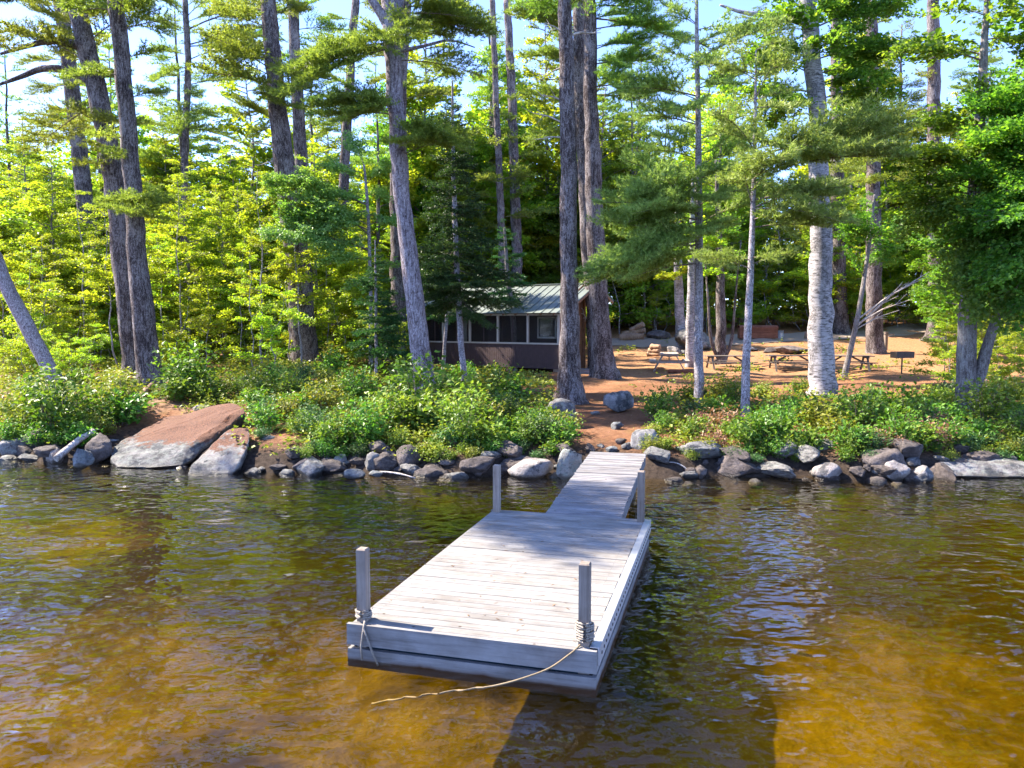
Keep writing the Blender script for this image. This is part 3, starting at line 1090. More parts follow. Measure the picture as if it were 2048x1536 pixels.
pixtree('pine_tree', 'straight pine trunk with flared roots between the cabin corner and the dock path', 'pine',
        [(1139, 803, 50), (1140, 740, 43), (1137, 600, 35), (1136, 500, 33), (1137, 384, 33), (1134, 200, 29), (1130, 0, 26)], 'pine_bark', seed=15, flare=.55,
        boughs=[(20, 1180, -20, -1)], upper=(15, 24, 3.4, 11), dead=[(250, 1062, 225, 0, 4), (205, 1080, 190, .3, 4), (275, 1070, 280, 0, 3), (70, 1090, 45, -.3, 4), (130, 1080, 160, .3, 3), (72, 1190, 66, .2, 6)])
pixtree('pine_tree', 'thicker pine trunk right of the cabin gable, darkest and closest to the clearing', 'pine',
        [(1208, 755, 50), (1204, 700, 42), (1198, 620, 37), (1192, 500, 37), (1186, 384, 34), (1182, 200, 26), (1179, 0, 24)], 'pine_bark', seed=16, flare=.4, extra=1.0,
        boughs=[(10, 1300, 20, -.6), (-20, 1260, -10, -1.2), (60, 1330, 60, .6), (130, 1320, 130, 1), (0, 1080, 20, .8), (190, 1300, 200, -.4), (95, 1290, 90, 0), (120, 1255, 135, -.8), (160, 1270, 165, .5), (40, 1260, 30, 0), (240, 1255, 240, .3)], upper=(16, 24, 3.4, 10))
pixtree('pine_tree', 'pine trunk pressed behind the thicker gable pine, sunlit along its left edge', 'pine',
        [(1198, 748, 40), (1190, 620, 34), (1178, 500, 32), (1170, 384, 27), (1160, 200, 24), (1156, 0, 22)], 'pine_bark', Yd=1.4, seed=17, extra=1.0, flare=.3,
        boughs=[(120, 1045, 115, .4), (190, 1050, 190, .6), (60, 1080, 45, .5), (240, 1060, 285, .8), (40, 1020, 30, .8)], upper=(16, 23, 3.2, 8))
pixtree('pine_tree', 'young white pine with a mottled slim trunk and pale feathery boughs right of the path', 'pine',
        [(1398, 810, 19), (1397, 700, 18), (1398, 560, 16), (1398, 400, 14), (1397, 250, 11), (1394, 100, 8), (1393, 0, 6)], 'slim_bark', H=13, leaf='pine_light', seed=18, extra=1.0, flare=.15,
        boughs=[(500, 1180, 550, -.8), (490, 1215, 530, -.4), (470, 1240, 470, .5), (430, 1205, 405, -.4), (440, 1250, 445, -.9), (420, 1300, 385, -1.2), (450, 1460, 445, -1), (400, 1530, 380, -.6), (380, 1310, 345, -1.4), (390, 1240, 375, .3), (470, 1320, 500, -1.5), (500, 1290, 545, -1.0), (330, 1500, 300, -.6), (320, 1290, 300, -.5), (280, 1480, 260, .4), (250, 1270, 230, 0), (200, 1300, 170, -.6), (170, 1480, 150, -.4), (120, 1310, 100, .4), (90, 1470, 60, 0), (410, 1430, 400, -1.7), (360, 1450, 345, -1.5), (530, 1470, 540, -.6), (220, 1360, 225, -1.5), (140, 1420, 120, -1.4), (50, 1340, 20, -.6), (460, 1400, 470, -1.8)], upper=(12, 15, 1.8, 8))
pixtree('pine_tree', 'slim speckled trunk nearest the water between the young pine and the white birch', 'pine',
        [(1490, 848, 18), (1492, 740, 16), (1498, 600, 14), (1504, 480, 11), (1507, 384, 9), (1510, 250, 6), (1512, 100, 3)], 'slim_bark', H=9.5, leaf='pine_light', seed=19, extra=1.0, flare=.15,
        boughs=[(530, 1600, 505, -.6), (520, 1440, 525, -.5), (430, 1620, 400, -.8), (380, 1440, 360, -.6), (370, 1590, 330, -1), (330, 1700, 300, -.8), (310, 1640, 280, -1.2), (290, 1430, 260, -.3), (350, 1540, 330, -1.6), (300, 1560, 290, -1.6), (200, 1600, 180, -.6), (150, 1440, 140, 0), (100, 1580, 80, 0), (335, 1780, 275, -.6), (440, 1560, 430, -1.3), (455, 1660, 455, -.4), (400, 1680, 390, -1)], upper=(9, 12, 1.6, 10))
pixtree('birch_tree', 'thick white paper birch with black bark marks left of the picnic tables', 'birch',
        [(1646, 797, 52), (1644, 700, 50), (1641, 600, 46), (1642, 480, 43), (1640, 384, 40), (1634, 250, 36), (1632, 170, 34), (1622, 80, 32), (1612, 0, 30)], 'birch_bark', H=17, kind='leaf', leaf='dark_leaf', seed=20, flare=.25,
        boughs=[(220, 1520, 190, -.5), (180, 1740, 150, -.5), (250, 1760, 260, .4), (120, 1500, 110, 0), (90, 1730, 60, 0), (60, 1540, 30, -1), (30, 1700, 0, -.6), (20, 1530, -10, 0), (10, 1760, -20, .4), (150, 1480, 130, .6), (120, 1800, 120, .2), (200, 1800, 190, -.3), (60, 1800, 30, .8), (230, 1500, 240, .6), (120, 1540, 90, .8)], upper=(11, 17, 3.0, 20), limbs=[[(1622, 50, 16), (1560, 30, -.3), (1490, 28, -.6), (1440, 10, -.8)]])
pixtree('maple_tree', 'double stemmed grey tree at the right edge above the water', 'maple tree',
        [(1937, 838, 38), (1932, 740, 36), (1935, 640, 34), (1943, 520, 29), (1948, 420, 26), (1955, 300, 22), (1965, 150, 16)], 'maple_bark', H=13, kind='leaf', leaf='dark_leaf', seed=21, flare=.2,
        limbs=[[(1938, 790, 30), (1960, 760, -.1), (1972, 700, -.1), (1994, 630, -.2), (2020, 560, -.3), (2070, 440, -.4)]],
        boughs=[(420, 2050, 480, -1), (430, 1990, 520, -1.2), (440, 2040, 560, -1.0), (460, 2010, 600, -1.2), (400, 1840, 430, -.6), (380, 1820, 360, 0), (350, 1870, 300, -1), (330, 2040, 290, -.8), (300, 2060, 220, -.6), (280, 1880, 220, -.4), (450, 1980, 640, -1.4), (430, 2070, 620, -.6), (250, 2000, 180, -1.2), (360, 1990, 350, -1.6), (320, 1920, 310, -1.8), (400, 1900, 450, -1.2), (370, 2060, 400, -1.4), (470, 2050, 520, -1.6), (260, 1830, 250, .4), (220, 1960, 160, -1), (420, 1960, 440, -1.8), (390, 1770, 400, .5), (410, 1800, 480, .6), (340, 1780, 320, .6)],
        upper=(10.5, 13, 2.6, 12))
pixtree('slanting_tree', 'thin grey tree slanting right before the picnic table behind the birch', 'tree',
        [(1688, 755, 12), (1700, 700, 11), (1712, 650, 10), (1722, 600, 9), (1740, 480, 7)], 'maple_bark', H=9, kind='leaf', leaf='dark_leaf', seed=22, flare=.1,
        boughs=[(560, 1690, 500, 0), (540, 1790, 500, .3), (500, 1700, 430, -.6), (480, 1800, 440, 0)], upper=(6.5, 9, 1.8, 14),
        dead=[(655, 1856, 545, -.5, 5), (640, 1840, 560, -.8, 4), (650, 1818, 600, -1, 4), (660, 1800, 620, -.3, 3)])
pixtree('pine_tree', 'far pine trunk at the back of the clearing just right of the white birch', 'pine',
        [(1682, 668, 32), (1680, 600, 27), (1677, 500, 26), (1674, 300, 24), (1672, 0, 20)], 'pine_bark', seed=23, flare=.35, H=24, boughs=[], upper=(10, 24, 3.4, 22))
pixtree('pine_tree', 'far pine trunk behind the charcoal grill, its left side in the sun', 'pine',
        [(1750, 706, 34), (1748, 620, 31), (1747, 500, 29), (1745, 300, 26), (1742, 0, 21)], 'pine_bark', seed=24, flare=.25, H=24, upper=(11, 24, 3.4, 22))
pixtree('pine_tree', 'far pine trunk with a wide flared base left of the double grey tree', 'pine',
        [(1872, 682, 36), (1875, 640, 32), (1872, 560, 28), (1870, 420, 26), (1868, 200, 24), (1866, 0, 21)], 'pine_bark', seed=25, flare=.7, H=24, upper=(10, 24, 3.4, 22))
pixtree('birch_tree', 'left and greyer of the two pale trunks beside the end-on picnic table', 'birch',
        [(1364, 696, 20), (1360, 640, 19), (1357, 560, 17), (1355, 440, 12), (1350, 340, 6)], 'birch_bark', H=10, kind='leaf', leaf='maple', seed=26, flare=.1, upper=(6.2, 10.5, 2.4, 16))
pixtree('birch_tree', 'right and whiter of the two pale trunks beside the end-on picnic table', 'birch',
        [(1379, 735, 17), (1380, 650, 16), (1382, 560, 14), (1384, 440, 10), (1386, 340, 5)], 'birch_bark', H=10, kind='leaf', leaf='maple', seed=27, flare=.1, upper=(6.0, 10.5, 2.4, 15))
pixtree('maple_tree', 'dark clump-grown trunk between the young pine and the slim speckled trunk', 'maple tree',
        [(1443, 728, 22), (1442, 640, 19), (1440, 560, 16), (1436, 420, 10), (1432, 320, 5)], 'pine_bark', H=10.5, kind='leaf', leaf='dark_leaf', seed=28, flare=.1, upper=(5.6, 10.8, 2.3, 18),
        limbs=[[(1443, 726, 9), (1421, 690, -.2), (1416, 600, -.3), (1408, 480, -.3)], [(1443, 726, 9), (1464, 690, -.2), (1470, 600, -.2), (1482, 480, -.3)]])
pixtree('pine_tree', 'pine trunk rising behind the cabin roof left of the straight flared pine', 'pine',
        [(1038, 690, 24), (1035, 560, 21), (1030, 384, 20), (1024, 200, 17), (1014, 0, 14)], 'pine_bark', Yd=3, seed=29, H=24, upper=(11, 24, 3.2, 20))
pixtree('pine_tree', 'thinner pine trunk rising behind the cabin roof beside the tall fir', 'pine',
        [(1010, 690, 17), (1006, 560, 15), (1000, 384, 14), (992, 200, 12), (985, 0, 11)], 'pine_bark', Yd=2, seed=30, H=22, upper=(10, 22, 3, 18))


pixtree('maple_tree', 'pale leaved young maple between the thick dark pine and the small balsam fir', 'maple tree',
        [(742, 742, 9), (742, 640, 8), (740, 520, 7), (735, 400, 6), (728, 330, 4)], 'slim_bark', H=9.5, kind='leaf', leaf='pale_leaf', seed=33, flare=.1,
        boughs=[(460, 560, 425, -.4), (470, 600, 395, -.6), (450, 640, 430, -.9), (440, 690, 440, -.9), (420, 620, 480, -.5), (480, 680, 490, -.7), (400, 660, 390, -.3), (390, 780, 400, .2), (430, 790, 450, -.4), (360, 700, 350, 0), (500, 540, 470, -.9), (370, 800, 320, -.3), (410, 545, 380, .4), (350, 640, 330, -.6), (520, 640, 530, -.8), (540, 800, 530, -.3), (330, 700, 270, .4), (560, 690, 580, -.5), (450, 820, 440, .5)])
pixtree('maple_tree', 'leafy maple reaching in from beyond the right edge over the water', 'maple tree',
        [(2150, 850, 30), (2140, 600, 26), (2130, 300, 20), (2120, 0, 12)], 'maple_bark', H=15, kind='leaf', leaf='dark_leaf', seed=34, flare=.2,
        boughs=[(480, 1960, 420, -.6), (450, 2000, 500, -1), (500, 2030, 580, -1.2), (420, 1930, 350, -.4), (380, 1950, 280, -.8), (350, 2010, 250, -1.1), (300, 1940, 210, -.3), (520, 2040, 620, -.7), (460, 2060, 460, -1.6), (400, 2040, 380, -1.6), (330, 2060, 320, -1.5), (480, 1990, 560, -1.4), (440, 1900, 480, .2), (280, 2040, 190, -1), (420, 2000, 440, -1.8), (540, 2080, 660, -.9)], upper=(9, 15, 3.0, 22))
pixtree('pine_tree', 'pine with long boughs rooted on the shore beyond the left edge', 'pine',
        [(-215, 880, 46), (-235, 500, 40), (-260, 0, 30)], 'pine_bark', H=21, seed=35,
        boughs=[(120, 0, 90, -.6), (30, -40, 0, -2)], b3=[(15.2, (-13.6, 16.6, 16.4)), (14.2, (-12.9, 16.0, 15.6)), (16.0, (-14.2, 15.6, 17.0)), (13, (-12.4, 18.2, 14.0)), (12.2, (-12.9, 18.9, 13.0)), (17, (-13.4, 17.4, 17.9))], upper=(10, 20, 4.0, 14))
# ------------------------------------------------------------------ generic tree kinds for the woods behind
def proto_broadleaf(name, cat, leaf, bark, H, cb, Lm, n, r, seed, lod=1):
    rng = np.random.default_rng(seed)
    o = thing(name, 'x', cat, (0, 0, 0))
    zz = np.linspace(-.3, H, 14)
    wob = np.cumsum(rng.normal(0, .07, (14, 2)), 0) * (zz[:, None] > 0)
    P = np.concatenate([wob, zz[:, None]], 1)
    g = Geo()
    g.tube(P, r * (1 - .85 * np.clip(zz / H, 0, 1)) * (1 + .3 * np.exp(-np.clip(zz, 0, 9) / .3)), 8, 0, rng, .05)
    c = Geo()
    for k in range(n):
        t = (k + rng.uniform(0, 1)) / n
        z = cb + (H - cb) * t
        az = k * 2.4 + rng.normal(0, .5)
        Lb = Lm * (1.0 - .72 * t ** 1.5) * rng.uniform(.55, 1.15)
        a = on_trunk(P, z)
        b = a + np.array([math.cos(az) * Lb, math.sin(az) * Lb, rng.uniform(.0, .45) * Lb])
        g.tube(np.stack([a, (a + b) / 2 + np.array([0, 0, .05 * Lb]), b]), [r * .22, r * .13, .008], 4, 0, caps=False)
        put_bough(c, rng, 'leaf', a + (b - a) * .15, b, lod)
    g.build('trunk', M[bark], o)
    c.build('crown', [M[leaf], M['twig_bark']], o)
    return o


def proto_pine(seed, H, cb, Lm, n, r):
    rng = np.random.default_rng(seed)
    o = thing('pine_tree', 'x', 'pine', (0, 0, 0))
    zz = np.linspace(-.3, H, 16)
    P = np.concatenate([np.cumsum(rng.normal(0, .06, (16, 2)), 0), zz[:, None]], 1)
    P[:2, :2] = 0
    g = Geo()
    g.tube(P, r * (1 - .85 * np.clip(zz / H, 0, 1)) * (1 + .4 * np.exp(-np.clip(zz, 0, 9) / .35)), 10, 0, rng, .05)
    c = Geo()
    for k in range(n):
        t = (k + rng.uniform(0, 1)) / n
        z = cb + (H - cb) * t
        az = rng.uniform(0, 6.28)
        Lb = Lm * (1.05 - .8 * t) * rng.uniform(.6, 1.1)
        a = on_trunk(P, z)
        put_bough(c, rng, 'pine', a, a + np.array([math.cos(az) * Lb, math.sin(az) * Lb, rng.uniform(-.05, .25) * Lb]), 1)
    g.build('trunk', M['pine_bark'], o)
    c.build('crown', [M['pine'], M['twig_bark']], o)
    return o


PROTO = {
    'maple': [proto_broadleaf('maple_tree', 'maple tree', 'maple', 'maple_bark', h, cb, lm, n, r, 50 + i) for i, (h, cb, lm, n, r) in enumerate([(9, 1.2, 2.6, 50, .09), (11, 1.8, 2.9, 58, .11), (7.5, .8, 2.3, 46, .07), (13, 2.4, 3.3, 64, .13)])],
    'oak': [proto_broadleaf('oak_tree', 'oak tree', 'dark_leaf', 'maple_bark', h, cb, lm, n, r, 60 + i) for i, (h, cb, lm, n, r) in enumerate([(14, 2.0, 3.3, 60, .16), (17, 3.5, 3.6, 66, .18), (11, 1.4, 2.9, 52, .12)])],
    'sapling': [proto_broadleaf('sapling', 'sapling', 'maple', 'slim_bark', h, cb, lm, n, r, 70 + i, 0) for i, (h, cb, lm, n, r) in enumerate([(7, 2.4, 1.5, 18, .04), (8.5, 3.0, 1.7, 22, .05), (6, 2.0, 1.3, 16, .035)])],
    'pine': [proto_pine(80 + i, h, cb, lm, n, r) for i, (h, cb, lm, n, r) in enumerate([(25, 9, 4.2, 40, .30), (22, 7, 3.9, 38, .24), (27, 11, 4.6, 40, .36)])],
    'under': [proto_broadleaf('understory_maple', 'young maple', 'maple', 'slim_bark', h, cb, lm, n, r, 90 + i, 0) for i, (h, cb, lm, n, r) in enumerate([(2.4, .3, 1.2, 18, .02), (3.2, .4, 1.4, 22, .025), (1.8, .2, 1.0, 15, .018)])],
}
used = set()


def grow(kind, x, y, label, group, sc=1.0, pick=None):
    k = int(RNG.integers(len(PROTO[kind]))) if pick is None else pick
    p = PROTO[kind][k]
    loc = (x, y, float(gz(x, y)))
    rz = float(RNG.uniform(0, 6.28))
    if (kind, k) not in used:
        used.add((kind, k))
        p.location = loc
        p.rotation_euler = (0, 0, rz)
        p.scale = (sc, sc, sc)
        p['label'] = label
        p['group'] = group
        return p
    return dup(p, loc, rz, sc, label, group)


TMARK = [(-60, 'the left edge of the wood'), (120, 'the gap left of the twin pines'), (318, 'the gap right of the twin pines'), (440, 'the gap past the thin straight pine'), (545, 'the gap left of the thick dark pine'), (790, 'the flared pine at the cabin end'), (975, 'the cabin roof middle'), (1085, 'the right porch bays'), (1232, 'the gap right of the gable pine'), (1320, 'the end-on picnic table'), (1980, 'the right stem of the double tree'), (62, 'the leaning trunk'), (185, 'the half hidden dark pine'), (262, 'the twin pines'), (368, 'the thin straight pine'),
         (602, 'the thick dark pine'), (676, 'the middle sized pine'), (752, 'the small balsam fir'), (828, 'the pale leaning pine'), (918, 'the tall balsam fir'), (1032, 'the crooked bare stem'),
         (1137, 'the straight flared pine'), (1196, 'the gable pine'), (1270, 'the weathered log heap'), (1370, 'the two pale trunks'), (1442, 'the dark clump trunk'), (1496, 'the slim speckled trunk'),
         (1560, 'the metal pail'), (1641, 'the white birch'), (1708, 'the slanting grey tree'), (1748, 'the pine behind the grill'), (1810, 'the charcoal grill'), (1872, 'the wide based far pine'), (1940, 'the double grey tree'), (2090, 'the right edge of the wood')]
ORD = ['nearest', 'second nearest', 'third nearest', 'fourth nearest', 'fifth nearest', 'sixth nearest', 'seventh nearest', 'eighth nearest', 'ninth nearest', 'tenth nearest', 'eleventh nearest', 'twelfth nearest']


def name_all(rec, marks, back='behind'):
    """every planted thing gets a label of its own: look, landmark, side, and its order from the water"""
    by = {}
    for o, what, px, Y in rec:
        mp, mk = min(marks, key=lambda m: abs(m[0] - px))
        dx = px - mp
        side = back if abs(dx) < 14 else 'just left of' if dx < 0 else 'just right of'
        if mk.startswith('the left edge') or mk.startswith('the right edge'):
            side = 'at'
        by.setdefault((what, side, mk), []).append((Y, o))
    for (what, side, mk), lst in by.items():
        lst.sort(key=lambda q: q[0])
        for i, (Y, o) in enumerate(lst):
            od = '' if len(lst) == 1 else (('nearer one ' if i == 0 else 'farther one ') if len(lst) == 2 else ORD[min(i, 11)] + ' ')
            o['label'] = f'{od}{what} {side} {mk}'
            o['group'] = what + 's of the wood'


REC = []
def in_cabin(x, Y, px):
    dx, dy = x - 2.2, Y - 36
    u = dx * -.83 + dy * .56
    v_ = dx * .56 + dy * .83
    return (-2.5 < u < 13 and -1.2 < v_ < 8)


def scatter(kind, n, px0, px1, Y0, Y1, what, sc=(.85, 1.15), mind=1.6, avoid=None):
    pts = []
    tries = 0
    while len(pts) < n and tries < n * 40:
        tries += 1
        Y = RNG.uniform(Y0, Y1)
        px = RNG.uniform(px0, px1)
        x = (px - 1024) / FPX * Y
        if avoid and avoid(x, Y, px):
            continue
        if any((x - a) ** 2 + (Y - b) ** 2 < mind ** 2 for a, b, _ in pts):
            continue
        pts.append((x, Y, px))
    for x, Y, px in pts:
        REC.append((grow(kind, x, Y, what, what, RNG.uniform(*sc)), what, px, Y))


def no_road(x, Y, px):
    return in_cabin(x, Y, px) or abs(Y - 56) < 5 and x > -8


def sunlane(x, Y, px):
    return no_road(x, Y, px) or (41 < Y < 54 and x > -17)


def clearing(x, Y, px):
    return no_road(x, Y, px) or 1170 < px < 1900 and Y < 61


MAP, OAK = 'yellow green maple', 'dark leafy oak'
scatter('maple', 34, -50, 790, 42, 58, MAP, (.7, 1.0), 1.8, in_cabin)
scatter('maple', 36, -50, 830, 54, 92, MAP, (.95, 1.5), 2.2, in_cabin)
scatter('maple', 22, 780, 1250, 46, 85, MAP, (1.0, 1.45), 2.0, sunlane)
scatter('under', 14, 800, 1150, 44, 54, 'bushy young maple', (1.2, 1.8), 1.2, no_road)
scatter('oak', 14, 780, 1230, 50, 88, OAK, (.9, 1.2), 2.5, sunlane)
scatter('oak', 12, 1170, 2090, 66, 92, OAK, (.95, 1.4), 2.6, clearing)
scatter('maple', 28, 1170, 2090, 61, 94, MAP, (1.0, 1.9), 2.2, clearing)
scatter('maple', 16, 0, 1100, 62, 95, MAP, (1.5, 2.0), 2.6, sunlane)
scatter('maple', 14, 800, 1180, 58, 95, MAP, (1.7, 2.3), 2.6, sunlane)
scatter('oak', 10, 1900, 2250, 29, 58, OAK, (.75, 1.05), 2.2)
scatter('pine', 9, -50, 760, 46, 76, 'tall background pine', (.8, 1.0), 4, sunlane)
scatter('pine', 5, 800, 1180, 60, 84, 'tall background pine', (.85, 1.05), 4, no_road)
scatter('pine', 12, 1200, 2090, 62, 90, 'tall background pine', (.9, 1.1), 4, clearing)
scatter('sapling', 18, 10, 730, 33, 43, 'slender sapling', (.85, 1.15), 1.0, in_cabin)
scatter('under', 80, -60, 790, 32, 60, 'bushy young maple', (.8, 1.4), 1.0, in_cabin)
scatter('under', 70, 1180, 2080, 60.5, 70, 'bushy young maple', (1.0, 2.3), 1.1, clearing)
scatter('maple', 14, 1150, 2080, 66, 95, MAP, (1.9, 2.4), 2.6, clearing)
scatter('under', 18, 1890, 2080, 25, 50, 'bushy young maple', (.7, 1.2), 1.1)
name_all(REC, TMARK)

# far wood beyond the trees one can tell apart
g = Geo()
rng = np.random.default_rng(5)
n = 52000
X = rng.uniform(-85, 85, n)
Y = rng.uniform(92, 125, n)
hmax = 6.5 + 2.5 * np.sin(X * .13) + 1.5 * np.sin(X * .41 + 2) + np.where(X > -8, 7, 0)
Z = gz(X, Y) + rng.uniform(0, 1, n) ** 1.25 * hmax
V, F, tn = leaf_arrays(rng, np.stack([X, Y, Z], -1), .6)
g.add(V, F, 0, tn)
tag(g.build('far_wood', M['maple']), 'leafy mass of the far wood closing the view behind all trunks', 'wood', kind='stuff')


# ------------------------------------------------------------------ rocks
def ico(sub):
    bm = bmesh.new()
    bmesh.ops.create_icosphere(bm, subdivisions=sub, radius=1)
    v = np.array([x.co[:] for x in bm.verts])
    f = np.array([[x.index for x in q.verts] for q in bm.faces])
    bm.free()
    return v, f


ICO3, ICO4 = ico(4), ico(5)
ICO2 = ico(3)


def rock_shape(seed, cuts, rough, big=False, sq=1.0):
    rng = np.random.default_rng(seed)
    v, f = ICO4 if big else ICO3
    v = v.copy()
    v = np.sign(v) * np.abs(v) ** sq
    so = rng.uniform(-50, 50, 3)
    for i in range(len(v)):
        p = v[i]
        q = Vector(p * .9 + so)
        v[i] = p * (1 + .26 * noise.noise(q))
    for k in range(cuts):
        n_ = unit(rng.normal(0, 1, 3))
        d = rng.uniform(.46, .84)
        h = v @ n_ - d
        m = h > 0
        v[m] -= np.outer(h[m] * .96, n_)
    for i in range(len(v)):
        q = v[i]
        v[i] = q * (1 + rough * .5 * noise.noise(Vector(q * 3.1 + so)) + rough * .35 * noise.noise(Vector(q * 7 - so)) + rough * .2 * noise.noise(Vector(q * 15 + so)))
    return v, f


def rock(name, label, cat, cx, cyy, w_, h_, mat, seed, cuts=8, rough=.1, bank=False, depth=.8, rz=0, tilt=0, big=False, group=None, sq=1.0):
    yb = cyy + h_ / 2
    p = G(cx, yb) if bank else onz(cx, yb, 0.0)
    W = w_ * p[1] / FPX
    Hh = h_ * p[1] / FPX
    D = W * depth
    v, f = rock_shape(seed, cuts, rough, big, sq)
    v = v / np.abs(v).max(0)
    T = Matrix.Rotation(tilt, 3, 'Y')
    if tilt:
        v = v @ np.array(T).T
        v = v / np.abs(v).max(0)
    zb = p[2]
    half = Hh * (.62 if not bank else .6)
    v = v * np.array([W / 2, D / 2, half])
    g = Geo()
    g.add(v, f, smooth=True)
    c = (p[0], p[1] + D * .38, zb + Hh - half)
    o = g.build(name, M[mat], None, c, rz)
    tag(o, label, cat, group)
    return o


def hull_rock(name, label, cat, pts, mat, seed, rough=.05, sub=3):
    bm = bmesh.new()
    for p in pts:
        bm.verts.new(p)
    r = bmesh.ops.convex_hull(bm, input=bm.verts)
    bmesh.ops.delete(bm, geom=[e for e in r['geom_interior'] if isinstance(e, bmesh.types.BMVert)], context='VERTS')
    bmesh.ops.bevel(bm, geom=bm.edges[:], offset=.07, segments=2, profile=.6, affect='EDGES', clamp_overlap=True)
    bmesh.ops.triangulate(bm, faces=bm.faces[:])
    for k in range(sub):
        le = [e for e in bm.edges if e.calc_length() > .14]
        if not le:
            break
        bmesh.ops.subdivide_edges(bm, edges=le, cuts=1)
        bmesh.ops.triangulate(bm, faces=bm.faces[:])
    bm.normal_update()
    so = Vector((seed * 3.1, seed * 1.7, seed))
    for vtx in bm.verts:
        q = vtx.co
        # strata: layers that run along the slab
        vtx.co = q + vtx.normal * (rough * noise.noise(q * 1.6 + so) + rough * .6 * noise.noise(Vector((q.x * 2, q.y * 2, q.z * 8)) + so) + rough * .35 * noise.noise(q * 9 + so))
    me = bpy.data.meshes.new(name)
    for fc in bm.faces:
        fc.smooth = True
    c = np.mean([v_.co for v_ in bm.verts], axis=0)
    for vtx in bm.verts:
        vtx.co -= Vector(c)
    bm.to_mesh(me)
    bm.free()
    me.materials.append(M[mat])
    o = link(name, me, None, tuple(c))
    return tag(o, label, cat)


# the big needle covered slab: top face tilted towards the viewer
def A(px, py, Y, dz=0):
    q = at(px, py, Y)
    return (q[0], q[1], q[2] + dz)


hull_rock('slab_boulder', 'biggest shore boulder, a tilted slab covered in rust pine needles', 'boulder',
          [A(488, 812, 21.6), A(466, 806, 22.2), A(330, 836, 22.2), A(272, 868, 21.2), A(226, 894, 19.6), A(218, 918, 18.9), A(232, 934, 18.5), A(300, 936, 18.3), A(368, 930, 18.5), A(372, 898, 18.9),
           A(440, 862, 20.0), A(492, 826, 21.2), A(230, 960, 19.5), A(370, 960, 19.6), A(470, 900, 22), A(300, 940, 22)], 'needle_rock', 3, .07)
hull_rock('slab_boulder', 'pale wedge boulder leaning against the right end of the big slab', 'boulder',
          [A(498, 856, 19.4), A(468, 853, 19.6), A(440, 872, 19.0), A(378, 936, 17.85), A(374, 952, 17.7), A(466, 950, 17.7), A(478, 930, 17.9), A(500, 880, 18.8), A(496, 900, 18.6), A(380, 970, 18.2), A(470, 970, 18.4), A(480, 880, 20.2)], 'pale_slab', 9, .045)
hull_rock('ledge_rock', 'long grey granite ledge running out of the right edge at the waterline', 'rock',
          [A(1868, 926, 17.6), A(1900, 916, 18), A(1990, 912, 18.2), A(2110, 910, 18.4), A(2110, 930, 17.6), A(2110, 956, 17.2), A(1900, 952, 17.25), A(1868, 945, 17.4), A(1880, 970, 17.8), A(2110, 975, 17.8), A(2110, 918, 20), A(1880, 925, 19)], 'granite', 14, .07)

